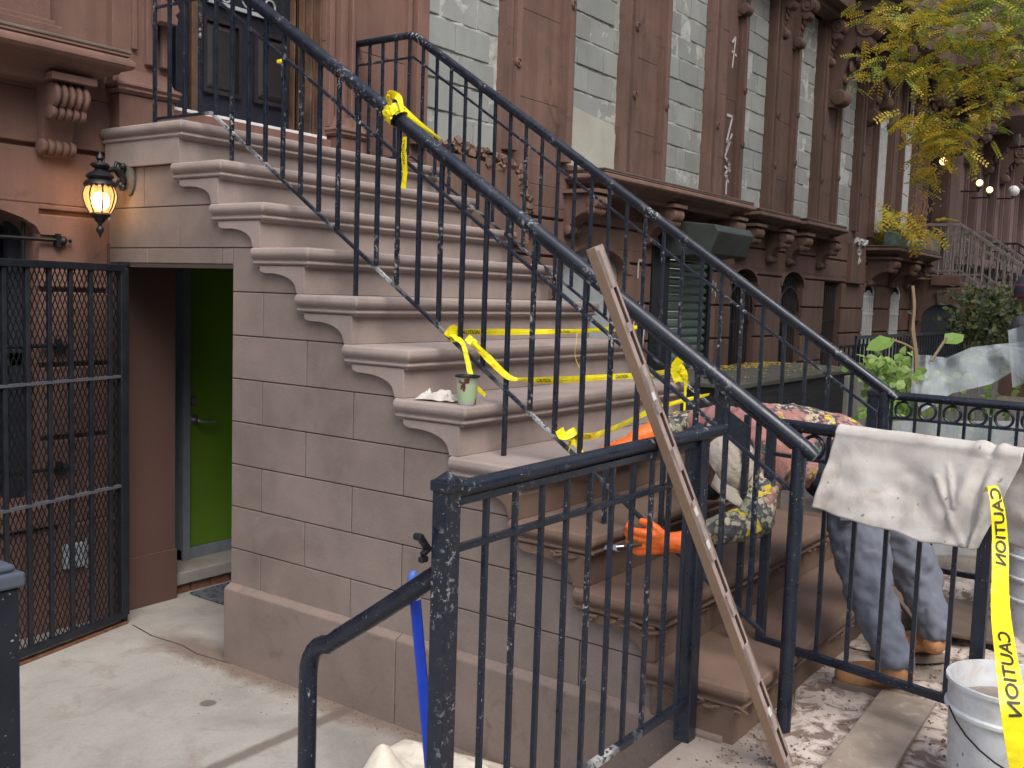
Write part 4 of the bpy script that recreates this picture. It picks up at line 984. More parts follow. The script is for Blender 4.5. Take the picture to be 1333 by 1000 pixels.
prof = [(0.058, 1.748), (0.068, 1.73), (0.073, 1.71), (0.070, 1.685), (0.060, 1.655), (0.046, 1.63)]
b = MB(); b.lathe(prof, (cx, cy, 0), 8, 'z', PI / 8)
lg = bpy.data.materials.new('amber_glass'); lg.use_nodes = True; bb = lg.node_tree.nodes['Principled BSDF']
bb.inputs['Base Color'].default_value = (0.95, 0.72, 0.42, 1); bb.inputs['Transmission Weight'].default_value = 0.85; bb.inputs['Roughness'].default_value = 0.35; bb.inputs['IOR'].default_value = 1.05
bb.inputs['Emission Color'].default_value = (1, 0.50, 0.15, 1); bb.inputs['Emission Strength'].default_value = 0.25
obj('glass_shade', b, lg, lan)
b = MB()
for i in range(8):
    a = PI / 8 + i * PI / 4; b.tube([(cx + r * math.cos(a), cy + r * math.sin(a), z) for r, z in prof], 0.004, 6)
obj('shade_ribs', b, M['iron'], lan)
b = MB(); b.sphere((cx, cy, 1.69), 0.020, 12, 8, (1, 1, 1.3)); bm_ = bpy.data.materials.new('bulb'); bm_.use_nodes = True; q = bm_.node_tree.nodes['Principled BSDF']; q.inputs['Emission Color'].default_value = (1, 0.72, 0.38, 1); q.inputs['Emission Strength'].default_value = 8
obj('bulb', b, bm_, lan, smooth=True, ang=180)
pl_ = bpy.data.lights.new('lantern_light', 'POINT'); pl_.energy = 1.0; pl_.color = (1, 0.55, 0.2); pl_.shadow_soft_size = 0.05
plo = bpy.data.objects.new('lantern_light', pl_); C.objects.link(plo); plo.parent = lan; plo.location = (cx - 0.03, 0, -0.02)
# ------------------------------------------------ caution tape
tn = NT('caution_tape'); M['tape'] = tn.out(tn.ramp(tn.noise(30, 3, 0.6), [(0.3, (0.78, 0.66, 0.01)), (0.7, (0.92, 0.80, 0.015))]), 0.35)
M['ink'] = plain('black_ink', (0.015, 0.015, 0.012), 0.5)
def text_mesh(s, size=1.0):
    cu = bpy.data.curves.new('t', 'FONT'); cu.body = s; cu.size = size; cu.fill_mode = 'FRONT'; cu.resolution_u = 3; cu.offset = 0.012 * size
    o = bpy.data.objects.new('t', cu); C.objects.link(o); dg = bpy.context.evaluated_depsgraph_get(); me = bpy.data.meshes.new_from_object(o.evaluated_get(dg))
    bm = bmesh.new(); bm.from_mesh(me); bmesh.ops.triangulate(bm, faces=bm.faces)
    for _ in range(2): bmesh.ops.subdivide_edges(bm, edges=[e for e in bm.edges if e.calc_length() > 0.18 * size], cuts=1)
    vs = [v.co.copy() for v in bm.verts]; bm.verts.index_update(); fs = [[v.index for v in f.verts] for f in bm.faces]; bm.free()
    bpy.data.objects.remove(o); bpy.data.curves.remove(cu)
    return vs, fs
def smooth_path(pts, k=6):
    out = []; P = [Vector(p) for p in pts]; n = len(P)
    for i in range(n - 1):
        p0 = P[max(i - 1, 0)]; p1 = P[i]; p2 = P[i + 1]; p3 = P[min(i + 2, n - 1)]
        for j in range(k):
            t = j / k; out.append(0.5 * ((2 * p1) + (p2 - p0) * t + (2 * p0 - 5 * p1 + 4 * p2 - p3) * t * t + (3 * p1 - p0 - 3 * p2 + p3) * t ** 3))
    out.append(P[-1]); return out
def ribbon(b, pts, wds, wdir, twist=0.0, seed=0, ripple=0.15, txt=None, k=6):
    """tape along pts, half widths wds, facing so that its width runs along wdir; txt=[(string, start metres, flip)]"""
    P = smooth_path(pts, k); n = len(P); rd = random.Random(seed)
    ws = [wds] * n if not isinstance(wds, list) else [wds[min(int(i / (n - 1) * (len(wds) - 1)), len(wds) - 2)] * (1 - (i / (n - 1) * (len(wds) - 1)) % 1 if i < n - 1 else 0) + wds[min(int(i / (n - 1) * (len(wds) - 1)) + 1, len(wds) - 1)] * ((i / (n - 1) * (len(wds) - 1)) % 1 if i < n - 1 else 1) for i in range(n)]
    L = [0]; fr = []
    for i in range(1, n): L.append(L[-1] + (P[i] - P[i - 1]).length)
    for i in range(n):
        d = (P[min(i + 1, n - 1)] - P[max(i - 1, 0)]).normalized(); wv = Vector(wdir); wv = (wv - d * wv.dot(d)).normalized(); nn = d.cross(wv)
        a = twist * math.sin(L[i] * 7 + seed) + ripple * rd.uniform(-1, 1); w2 = wv * math.cos(a) + nn * math.sin(a); fr.append((w2, d.cross(w2)))
    vs = []
    for i in range(n):
        w2, nn = fr[i]
        for s_, o_ in ((-1, 0.0005), (0, 0.0005 + 0.002 * rd.uniform(0, 1)), (1, 0.0005), (1, -0.0005), (0, -0.0005), (-1, -0.0005)):
            vs.append(P[i] + w2 * ws[i] * s_ + nn * o_)
    fs = []
    for i in range(n - 1):
        for j in range(6): j2 = (j + 1) % 6; fs.append((i * 6 + j, i * 6 + j2, (i + 1) * 6 + j2, (i + 1) * 6 + j))
    fs += [(5, 4, 3, 2, 1, 0), tuple((n - 1) * 6 + j for j in range(6))]
    b.cur = 0; b.add(vs, fs)
    for (s, start, ht, mir, side) in (txt or []):
        tv, tf = text_mesh(s, 1.0); out = []
        for v in tv:
            l = start + v.x * ht * 1.25; 
            i = 0
            while i < n - 2 and L[i + 1] < l: i += 1
            t_ = max(0, min(1, (l - L[i]) / max(1e-6, L[i + 1] - L[i]))); p = P[i].lerp(P[i + 1], t_); w2 = (fr[i][0].lerp(fr[i + 1][0], t_)); nn = fr[i][1].lerp(fr[i + 1][1], t_)
            out.append(p + w2 * (v.y - 0.35) * ht * mir + nn * 0.0040 * side)
        b.cur = 1; b.add(out, tf)
    b.cur = 0
def tape(label, build, org, group=None):
    b = MB(); build(b); o = obj('caution_tape', b, [M['tape'], M['ink']], org=org); return tag(o, label, 'caution tape', group)
Z3 = (0, 0, 1)
def t1(b):
    ribbon(b, [(0.14, -1.426, 1.176), (0.5, -1.43, 1.172), (1.0, -1.42, 1.168), (1.3, -1.42, 1.176), (1.62, -1.418, 1.182)], [0.0094, 0.0125, 0.0109, 0.0094, 0.0125, 0.0070], Z3, 0.25, 1, txt=[('CAUTION', 0.04, 0.022, 1, -1), ('CAUTION', 0.04, 0.022, 1, 1), ('CAUTION', 0.72, 0.016, 1, 1), ('CAUTION', 0.72, 0.016, 1, -1)])
    ribbon(b, [(0.125, -1.415, 1.16), (0.14, -1.435, 1.19), (0.16, -1.44, 1.16), (0.13, -1.43, 1.15)], 0.014, Z3, 0.5, 2)
    ribbon(b, [(0.13, -1.43, 1.165), (0.125, -1.49, 1.14), (0.12, -1.52, 1.08), (0.12, -1.55, 1.0), (0.13, -1.60, 0.955)], [0.0109, 0.0086, 0.0101, 0.0062], (0, 1, 0.3), 0.6, 3)
    ribbon(b, [(1.02, -1.42, 1.165), (1.0, -1.43, 1.12), (1.01, -1.42, 1.06), (1.03, -1.43, 1.01)], [0.0094, 0.0062, 0.0062, 0.0039], (1, 0, 0), 0.7, 4)
tape('highest yellow tape across the steps, with a short tail hanging from its middle', t1, (0.14, -1.43, 1.17), 'caution tapes strung between the railings')
def t2(b):
    ribbon(b, [(0.145, -1.52, 1.145), (0.14, -1.60, 1.09), (0.15, -1.68, 1.03), (0.165, -1.72, 1.02)], [0.0094, 0.0140, 0.0109, 0.0047], (0, 0.6, 1), 0.3, 5)
    ribbon(b, [(0.16, -1.72, 1.022), (0.4, -1.71, 1.005), (0.8, -1.69, 0.995), (1.2, -1.67, 0.985), (1.5, -1.65, 0.99), (1.64, -1.64, 1.01)], [0.0047, 0.0140, 0.0117, 0.0125, 0.0125, 0.0078], Z3, 0.2, 6, txt=[('CAUTION', 0.12, 0.018, 1, 1), ('CAUTION', 0.12, 0.018, 1, -1), ('CAUTION', 0.75, 0.02, 1, 1), ('CAUTION', 0.75, 0.02, 1, -1)])
    ribbon(b, [(0.14, -1.50, 1.16), (0.16, -1.53, 1.13), (0.13, -1.55, 1.13)], 0.016, (0, 0.6, 1), 0.3, 7)
    ribbon(b, [(1.64, -1.64, 1.03), (1.62, -1.66, 1.06), (1.63, -1.60, 1.0), (1.62, -1.63, 0.93), (1.66, -1.60, 1.02)], [0.0156, 0.0234, 0.0234, 0.0195, 0.0156], (0, 1, 0.2), 0.5, 8)
    ribbon(b, [(1.625, -1.63, 1.0), (1.62, -1.66, 0.96), (1.63, -1.66, 0.90), (1.63, -1.66, 0.78)], [0.0187, 0.0156, 0.0062, 0.0047], (0, 1, 0.2), 0.3, 9)
tape('middle of three yellow tapes across the steps, bunched on the far railing', t2, (0.15, -1.7, 1.02), 'caution tapes strung between the railings')
def t3(b):
    ribbon(b, [(0.16, -1.93, 0.83), (0.18, -1.95, 0.84), (0.4, -1.90, 0.815), (0.7, -1.84, 0.82), (1.1, -1.80, 0.86), (1.64, -1.78, 0.88)], [0.0062, 0.0156, 0.0125, 0.0125, 0.0109, 0.0062], Z3, 0.2, 10, txt=[('CAUTION', 0.10, 0.022, 1, 1), ('CAUTION', 0.10, 0.022, 1, -1)])
    ribbon(b, [(0.165, -1.90, 0.86), (0.15, -1.93, 0.84), (0.18, -1.96, 0.86), (0.19, -1.93, 0.82), (0.16, -1.95, 0.80)], 0.016, Z3, 0.8, 11)
    ribbon(b, [(0.17, -1.95, 0.83), (0.175, -1.98, 0.80), (0.17, -2.0, 0.78)], [0.0094, 0.0047], (0, 1, 0), 0.8, 12)
tape('yellow caution tape strung lowest, tied to the near railing beside the upper orange glove', t3, (0.17, -1.94, 0.83), 'caution tapes strung between the railings')
def t4(b):
    c = Vector((lx(-1.12), -1.125, 1.985)); ax = Vector((0, -1, -0.67)).normalized()
    e1 = Vector((1, 0, 0)); e2 = ax.cross(e1)
    for k, rad in enumerate((0.034, 0.037, 0.040)):
        pts = [c + ax * (0.012 * k - 0.02 + 0.006 * math.sin(a)) + (e1 * math.cos(a) + e2 * math.sin(a)) * rad for a in [i * 2 * PI / 9 + k for i in range(11)]]
        ribbon(b, pts, [0.02, 0.024, 0.02, 0.026], ax, 0.25, 13 + k, k=3)
    ribbon(b, [c + Vector((-0.03, 0, 0.03)), c + Vector((-0.035, 0.01, 0.07)), c + Vector((-0.02, -0.03, 0.06)), c + Vector((-0.04, -0.07, -0.0))], [0.016, 0.022, 0.012, 0.006], (0, 1, 0), 0.5, 17)
    ribbon(b, [c + Vector((0.02, -0.01, 0.03)), c + Vector((0.03, -0.09, -0.03)), c + Vector((0.03, -0.20, -0.10))], [0.012, 0.008, 0.005], Z3, 0.5, 18)
    p = c + Vector((-0.03, -0.075, -0.09))
    ribbon(b, [p, p + Vector((0, 0.003, -0.06)), p + Vector((0.003, -0.002, -0.13)), p + Vector((0, 0.002, -0.19))], [0.010, 0.013, 0.012, 0.013], (0, 1, 0), 0.15, 19, txt=[('CAUTION', 0.01, 0.016, 1, 1), ('CAUTION', 0.01, 0.016, 1, -1)])
tape('knotted yellow caution tape wrapped round the near handrail halfway up, tail hanging down', t4, (0.14, -1.12, 1.98))
b = MB(); y_ = 0.115 - 0.1046 * 7; 
p = Vector((lx(-0.5), -0.5, 2.245)); b.box(p.x - 0.013, p.x + 0.013, p.y - 0.013, p.y + 0.013, p.z - 0.007, p.z + 0.008); tag(obj('tape_scrap', b, M['tape'], org=p, bevel=0.003), 'tiny scrap of yellow tape stuck round a baluster in front of the door', 'tape scrap')
def t5(b):
    D = 2.68
    pts = [at(1284, 640, D + 0.05), at(1292, 634, D + 0.0), at(1299, 665, D - 0.03), at(1302, 710, D - 0.05), at(1302, 760, D - 0.12), at(1303, 800, D - 0.2), at(1309, 850, D - 0.3), at(1318, 910, D - 0.38), at(1325, 960, D - 0.40), at(1333, 1010, D - 0.40), at(1345, 1080, D - 0.38)]
    ribbon(b, pts, [0.010, 0.014, 0.019, 0.022, 0.022, 0.024, 0.026, 0.030, 0.030, 0.028, 0.03], rr, 0.12, 21, 0.05, txt=[('CAUTION', 0.060, 0.038, -1, 1), ('CAUTION', 0.060, 0.038, -1, -1), ('CAUTION', 0.50, 0.040, -1, 1), ('CAUTION', 0.50, 0.040, -1, -1)])
tape('long hanging yellow tape reading CAUTION backwards, below the cloth on the near gate', t5, at(1295, 640, 2.68))
# ------------------------------------------------ cloths
def cloth_mat(name, base, d1, d2, blue=0.0):
    t = NT(name); a = t.noise(5, 7, 0.65); c = t.noise(38, 3, 0.5); e = t.noise(13, 6, 0.7, dist=0.8)
    col = t.ramp(a, [(0.3, sc3(base, 0.78)), (0.5, base), (0.7, sc3(base, 1.12))])
    col = t.mix(t.ramp(e, [(0.47, 0), (0.58, 0.9)] if name == 'dropcloth' else [(0.47, 0), (0.66, 0.75)] if name == 'bucket_plastic' else [(0.5, 0), (0.72, 0.7)]), col, d1)
    col = t.mix(t.ramp(c, [(0.70, 0), (0.73, 0.75)]), col, d2)
    t.bump(t.math('ADD', e, t.math('MULTIPLY', t.noise(350, 1, 0.5), 0.15)), 0.3, 0.008)
    return t.out(col, 0.9)
M['canvas'] = cloth_mat('canvas', (0.56, 0.535, 0.49), (0.40, 0.33, 0.28), (0.20, 0.18, 0.17))
M['dropcloth'] = cloth_mat('dropcloth', (0.52, 0.45, 0.40), (0.150, 0.100, 0.074), (0.07, 0.05, 0.035))
def grid(name, nu, nv, fn, mat, org, thick=0.002, label=None, cat=None, parent=None, group=None):
    b = MB(); vs = [fn(i / nu, j / nv) for i in range(nu + 1) for j in range(nv + 1)]
    b.add(vs, [(i * (nv + 1) + j, (i + 1) * (nv + 1) + j, (i + 1) * (nv + 1) + j + 1, i * (nv + 1) + j + 1) for i in range(nu) for j in range(nv)])
    o = obj(name, b, mat, parent, smooth=True, ang=180, org=org)
    if thick: s = o.modifiers.new('thick', 'SOLIDIFY'); s.thickness = thick; s.offset = 0
    if label: tag(o, label, cat, group)
    return o
gp0 = Vector((0.445, -2.555, 0)); gp1 = Vector((0.298, -3.250, 0)); gd_ = (gp1 - gp0).normalized(); gn_ = Vector((gd_.y, -gd_.x, 0))
if gn_.x > 0: gn_ = -gn_
def nz3(x, y, z, s): return mnoise.noise(Vector((x, y, z)) * s)
def clothfn(u, v):
    # v 0 = front hem, 1 = back hem, rail at 0.56
    s = 0.245 + 0.555 * u; vr = 0.56
    front = 0.275 + 0.035 * math.sin(u * 2.2) + 0.012 * nz3(u * 3, 0, 1, 2.0); back = 0.24 + 0.12 * u
    ext = 0.0
    if v < vr:
        l = (vr - v) / vr * front; side = 1
    else: l = (v - vr) / (1 - vr) * back; side = -1
    rad = 0.025
    if l < rad * 1.3: a = l / rad; off = rad * math.sin(a); z = 0.925 + rad * math.cos(a)
    else: off = rad + 0.002; z = 0.925 + rad * math.cos(1.3) - (l - rad * 1.3)
    fl = max(0, l - 0.05)
    w_ = 0.016 * nz3(s * 1.0, l * 0.8, 3, 7) + 0.007 * nz3(s, l, 5, 20)
    # heavy double fold towards the outer end
    ridge = math.exp(-((u - 0.80 + l * 0.35) / 0.035) ** 2) * 0.012 + math.exp(-((u - 0.90 + l * 0.1) / 0.03) ** 2) * 0.010 - math.exp(-((u - 0.86 + l * 0.2) / 0.02) ** 2) * 0.008
    diag = math.exp(-((u - 0.62 - (l - 0.14) * 0.9) / 0.02) ** 2) * 0.008 * (1 if l > 0.12 else 0) + math.exp(-((u - 0.66 - (l - 0.1) * 0.5) / 0.014) ** 2) * 0.007 * (1 if 0.08 < l < 0.2 else 0)
    off += fl * (0.10 + 0.12 * (1 - u)) + (w_ + ridge + diag) * min(1, fl * 12)
    if l < 0.05: off += ridge * 0.5; z += ridge * 0.6 + 0.003 * nz3(s, 0, 2, 12)
    # flare of the left edge and tuck of the outer end
    s2 = s - (1 - u) ** 3 * fl * 0.16 
    if side > 0: s2 -= max(0, u - 0.78) * fl * 1.6
    else: s2 += u * 0.42 + u * fl * 0.3; z -= max(0, u - 0.45) * 0.05
    if side < 0: s2 = s + (s2 - s) * min(1, l / 0.10)
    p = gp0 + gd_ * s2 + gn_ * off * side + Vector((0, 0, z)); return tuple(p)
grid('drop_cloth', 110, 90, clothfn, M['canvas'], (0.45, -2.95, 0.9), 0.003, 'stained cream canvas cloth draped over the near ring gate', 'cloth')
def heap(cx, cy, sx, sy, ang, z0, h, seed, peak=None, drop=0.5, fq=5):
    ca, sa = math.cos(ang), math.sin(ang)
    def fn(u, v):
        a = (u - 0.5) * sx; c = (v - 0.5) * sy
        a *= 1 + 0.10 * nz3(v, seed, 0, 3); c *= 1 + 0.12 * nz3(u, seed + 3, 0, 3)
        e = min(1, 5 * min(u, 1 - u, v, 1 - v) + 0.1)
        n = (1 - abs(nz3(a, c, seed, fq)) * 2.2) * 0.6 + 0.45 * abs(nz3(a, c, seed + 9, fq * 2.4)) + 0.25 * abs(nz3(a, c, seed + 4, fq * 5)); z = z0 + 0.004 + h * n * e
        if peak: z += peak[2] * math.exp(-(((a - peak[0]) / peak[3]) ** 2 + ((c - peak[1]) / peak[4]) ** 2))
        return (cx + a * ca - c * sa, cy + a * sa + c * ca, z)
    return fn
grid('drop_cloth', 60, 50, heap(-0.30, -1.78, 0.56, 0.62, 0.15, -0.315, 0.055, 3, (0.02, 0.24, 0.09, 0.05, 0.05)), cloth_mat('pale_cloth', (0.66, 0.62, 0.52), (0.5, 0.42, 0.33), (0.3, 0.25, 0.2)), (-0.2, -1.75, -0.3), 0.002, 'crumpled pale cloth heaped on the areaway floor behind the fence', 'cloth')
grid('drop_cloth', 70, 50, heap(0.34, -2.96, 1.15, 0.50, 0.22, 0.0, 0.022, 11), M['dropcloth'], (0.5, -2.95, 0), 0.002, 'mud splattered pale drop cloth on the pavement beside the lowest step', 'cloth')
grid('drop_cloth', 70, 50, heap(1.90, -2.90, 1.5, 0.75, 0.1, 0.0, 0.05, 17), M['dropcloth'], (1.9, -2.9, 0), 0.002, 'rumpled drop cloth on the pavement behind the worker, before the buckets', 'cloth')
grid('rag', 26, 22, heap(0.065, -1.435, 0.075, 0.16, 0.2, H0 - 6 * R, 0.042, 5, None, 0, 19), M['canvas'], (0.08, -1.45, 0.925), 0.002, 'crumpled off white rag beside the paint spattered cup on a step', 'rag')
# ------------------------------------------------ cup
cx, cy, cz = 0.055, -1.575, H0 - 6 * R
cm = NT('cup_plastic'); X = cm.xyz(); base = cm.ramp(X[2], [(0.0, (0.42, 0.40, 0.50)), (0.02, (0.45, 0.62, 0.35)), (0.07, (0.52, 0.66, 0.42)), (0.085, (0.40, 0.45, 0.38))])
M['cup'] = cm.out(cm.mix(cm.ramp(cm.noise(22, 3, 0.5), [(0.57, 0), (0.60, 1)]), base, (0.14, 0.04, 0.025)), 0.3)
cup = empty('paint_cup', (cx, cy, cz), 'pale green plastic cup smeared with brown coating on a step by the near railing', 'cup')
b = MB(); b.lathe([(0.030, 0), (0.0325, 0.004), (0.040, 0.098), (0.0415, 0.10), (0.0375, 0.098), (0.031, 0.01)], (cx, cy, cz), 24); obj('body', b, M['cup'], cup, smooth=True, ang=50)
b = MB(); b.lathe([(0.0415, 0.098), (0.046, 0.100), (0.046, 0.105), (0.0405, 0.106), (0.039, 0.100)], (cx, cy, cz), 24); obj('rim', b, M['iron'], cup, smooth=True, ang=50)
# ------------------------------------------------ straightedge
sgm = stone('box_beam', (0.25, 0.17, 0.115), 0.12, 3, 0.15, 0.5); slm = stone('beam_edge', (0.36, 0.29, 0.27), 0.25, 14, 0.3, 0.6, stain=(0.2, 0.12, 0.08))
A = Vector((-0.030, -2.838, 0.0)); B = Vector((-0.458 + 0.0, -2.392, 1.452)); d = (B - A).normalized()
L = (B - A).length
# local frame: z along the beam; two visible faces: wide flat side facing left, slotted edge facing right-front
q = CAM - (A + B) / 2; sdir = d.cross(q).normalized()  # across, in view plane
fdir = sdir.cross(d)
rot = Matrix.Rotation(math.radians(-28), 3, d); s1 = rot @ sdir; f1 = rot @ fdir
se = empty('box_beam', A, 'long brown slotted straightedge leaning on the fence rail in front of the steps', 'straightedge')
Mx = Matrix((s1, f1, d)).transposed().to_4x4(); Mx.translation = A
b = MB()
hw, hf = 0.0135, 0.026
b.box(-hw, hw, -hf, -hf + 0.003, 0, L, Mx); b.box(-hw, hw, hf - 0.003, hf, 0, L, Mx)
b.box(-hw, -hw + 0.0028, -hf + 0.003, hf - 0.003, 0, L, Mx)
obj('channel', b, sgm, se, bevel=0.001)
b = MB()
b.box(-hw + 0.004, -hw + 0.006, -hf + 0.004, hf - 0.004, 0.0, L - 0.002, Mx)
obj('inner_web', b, slm, se)
b = MB(); b.box(-hw, hw, -hf + 0.003, hf - 0.003, 0, 0.004, Mx)
z = 0.03; 
b2 = MB()
# slotted edge strip: rails with gaps
edge = [(0.0, 0.04), (0.13, 0.19), (0.28, 0.40), (0.49, 0.56), (0.66, 0.84), (0.93, 1.00), (1.10, 1.24), (1.335, 1.36), (1.46, L)]
for a, c in edge: b2.box(hw - 0.003, hw, -hf + 0.003, hf - 0.003, a, min(c, L), Mx)
b2.box(hw - 0.003, hw, 0.004, hf - 0.003, 0, L - 0.01, Mx)
b2.box(hw - 0.003, hw, -hf + 0.003, -hf + 0.011, 0, L - 0.01, Mx)
obj('slotted_edge', b2, slm, se, bevel=0.0008)
M['plabel'] = plain('pale_label', (0.6, 0.6, 0.58), 0.5)
for zz in (0.70, 0.80, 0.18, 1.14): b = MB(); b.box(hw - 0.001, hw + 0.0015, -0.006, 0.012, zz, zz + 0.022, Mx); obj('label', b, M['plabel'], se)

# ------------------------------------------------ blue pole
bp_ = empty('broom_pole', (-1.10, -2.30, -0.3), 'bright blue plastic broom pole leaning on the bent handrail behind the square post', 'pole')
pa = Vector((-1.117, -2.365, 0.712)); pb_ = Vector((-0.957, -2.367, -0.305)); dd_ = (pb_ - pa).normalized()
blue = plain('blue_plastic', (0.010, 0.065, 0.62), 0.3)
b = MB(); b.tube([pa + dd_ * 0.055, pb_], 0.0125, 14); obj('shaft', b, blue, bp_, smooth=True, ang=60)
b = MB(); b.tube([pa + dd_ * 0.022, pa + dd_ * 0.06], 0.0133, 14); obj('white_band', b, M['white'], bp_, smooth=True, ang=60)
b = MB(); b.tube([pa - dd_ * 0.004, pa + dd_ * 0.002, pa + dd_ * 0.012, pa + dd_ * 0.022], [0.005, 0.010, 0.0128, 0.0132], 14); obj('cap', b, plain('pale_blue_plastic', (0.10, 0.20, 0.62), 0.3), bp_, smooth=True, ang=80)
# ------------------------------------------------ plank, hawk, debris
pk = stone('old_plank', (0.33, 0.27, 0.215), 0.22, 4, 0.4, 0.8, stain=(0.5, 0.46, 0.42), streak=0.5)
b = MB(); Mk = Matrix.Translation((0.16, -3.017, 0.045)) @ Matrix.Rotation(math.radians(2), 4, 'Z') @ Matrix.Rotation(math.radians(-1), 4, 'Y')
b.box(-0.50, 0.45, -0.083, 0.083, -0.010, 0.010, Mk); tag(obj('plank', b, pk, org=(0.3, -3.02, 0.04), bevel=0.003), 'short plaster smeared plank lying on the drop cloth below the near gate', 'plank')
for i in range(9):
    pass
hk = stone('mortar_board', (0.105, 0.075, 0.058), 0.3, 5, 0.4, 0.8)
b = MB(); Mk = Matrix.Translation((1.47, -2.93, 0.10)) @ Matrix.Rotation(math.radians(35), 4, 'Z') @ Matrix.Rotation(math.radians(9), 4, 'X') @ Matrix.Rotation(math.radians(-8), 4, 'Y'); b.box(-0.19, 0.19, -0.19, 0.19, -0.01, 0.01, Mk)
tag(obj('mortar_board', b, hk, org=(1.47, -2.93, 0.06), bevel=0.006), 'square brown mortar board tilted on the drop cloth between boots and bucket', 'mortar board')
rd = random.Random(5); b = MB()
def crumbs(n, fx, s0, s1, zf=0.0):
    for i in range(n):
        x, y = fx(); s_ = rd.uniform(s0, s1) * (0.5 + rd.random()); q = Matrix.Rotation(rd.uniform(0, 3), 3, Vector((rd.random(), rd.random(), 1)).normalized()).to_quaternion()
        b.obox((x, y, zf + s_ * 0.3), s_, s_ * rd.uniform(0.5, 1), s_ * rd.uniform(0.3, 0.6), q)
crumbs(700, lambda: (rd.gauss(0.15, 0.25), rd.gauss(-2.80, 0.12)), 0.001, 0.004)
crumbs(500, lambda: (rd.uniform(-0.1, 1.3), rd.gauss(-2.95, 0.14)), 0.001, 0.004, 0.015)
crumbs(500, lambda: (-abs(rd.gauss(0, 0.045)) - 0.0, rd.uniform(-2.45, -0.1)), 0.0006, 0.0025, -0.315)
crumbs(160, lambda: (rd.gauss(-0.1, 0.12), rd.gauss(-0.6, 0.3)), 0.0005, 0.002, -0.315)
crumbs(200, lambda: (rd.uniform(0.9, 2.2), rd.uniform(-3.2, -2.6)), 0.001, 0.005, 0.03)
tag(obj('mortar_debris', b, stone('dry_crumbs', (0.15, 0.105, 0.08), 0.3, 30, 0.2, 0.9)), 'brown crumbs of old coating scattered round the bottom step', 'debris', kind='stuff')
# ------------------------------------------------ buckets
bkm = cloth_mat('bucket_plastic', (0.66, 0.70, 0.72), (0.50, 0.46, 0.42), (0.13, 0.09, 0.07))
def bucket(label, x, y, h, z0=0.0, bands=1, handle=True):
    t = empty('bucket', (x, y, z0), label, 'bucket', 'white plaster buckets by the gate')
    r0, r1 = 0.135, 0.152
    b = MB(); P = [(r0 - 0.004, 0), (r0, 0.005)]
    for i in range(bands):
        zt = h - 0.02 - i * 0.085; 
    rr_ = lambda z: r0 + (r1 - r0) * z / h
    P += [(rr_(h - 0.10 - 0.085 * (bands - 1)), h - 0.10 - 0.085 * (bands - 1))]
    for i in range(bands - 1, -1, -1):
        z_ = h - 0.085 - i * 0.085; P += [(rr_(z_), z_), (rr_(z_) + 0.010, z_ + 0.004), (rr_(z_) + 0.010, z_ + 0.012), (rr_(z_) + 0.002, z_ + 0.016)]
    P += [(r1, h - 0.012), (r1 + 0.006, h - 0.010), (r1 + 0.006, h), (r1 - 0.004, h), (r1 - 0.008, h - 0.02), (r0 - 0.006, 0.12), (0.001, 0.12)]
    b.lathe(P, (x, y, z0), 36); obj('pail', b, bkm, t, smooth=True, ang=40)
    if handle:
        b = MB(); pts = []
        e = -gn_  # swing towards the camera
        side = Vector((rr.x, rr.y, 0)).normalized(); fwd = Vector((-f_.x, -f_.y, 0)).normalized()
        for i in range(15):
            a = PI * i / 14; pts.append(Vector((x, y, z0 + h - 0.07)) + side * (-(r1 + 0.008) * math.cos(a)) + fwd * (0.03 + (r1 + 0.0) * math.sin(a) * 1.02) * math.sin(a) ** 0.4 * (1 if 0 < i < 14 else 0) + Vector((0, 0, -0.11 * math.sin(a))))
        b.tube(pts, 0.0026, 6); obj('wire_handle', b, M['iron'], t)
        b = MB(); b.tube(pts[9:12], 0.009, 10); obj('grip', b, plain('grip', (0.6, 0.5, 0.45), 0.5), t, smooth=True)
    return t
bucket('near white plaster bucket crusted with mortar, under the free end of the ring gate', 0.085, -3.375, 0.365)
b = MB(); b.lathe([(0.128, 0.20), (0.130, 0.21), (0.0005, 0.225)], (0.085, -3.375, 0.09), 24); obj('mortar_mix', b, cloth_mat('mix', (0.30, 0.25, 0.22), (0.15, 0.1, 0.08), (0.5, 0.45, 0.4)), [o for o in C.objects if o.name == 'bucket'][0])
bucket('far white bucket stack behind the hanging caution tape, with boards on top', 1.66, -3.245, 0.44, bands=3, handle=False)
b = MB(); Mk = Matrix.Translation((1.75, -3.20, 0.50)) @ Matrix.Rotation(math.radians(-40), 4, 'Z') @ Matrix.Rotation(math.radians(3), 4, 'Y')
wd = stone('lumber', (0.40, 0.34, 0.27), 0.25, 5, 0.3, 0.8, stain=(0.22, 0.15, 0.11), streak=0.4)
b.box(-0.36, 0.5, -0.09, 0.09, -0.012, 0.012, Mk); tag(obj('board', b, wd, org=(1.75, -3.2, 0.47), bevel=0.003), 'weathered board resting on the far bucket, lower of two', 'board')
b = MB(); Mk = Matrix.Translation((1.82, -3.16, 0.60)) @ Matrix.Rotation(math.radians(-34), 4, 'Z') @ Matrix.Rotation(math.radians(-4), 4, 'Y'); b.box(-0.33, 0.5, -0.03, 0.03, -0.08, 0.05, Mk)
tag(obj('board', b, wd, org=(1.82, -3.16, 0.52), bevel=0.003), 'weathered board set on edge over the far bucket, upper of two', 'board')
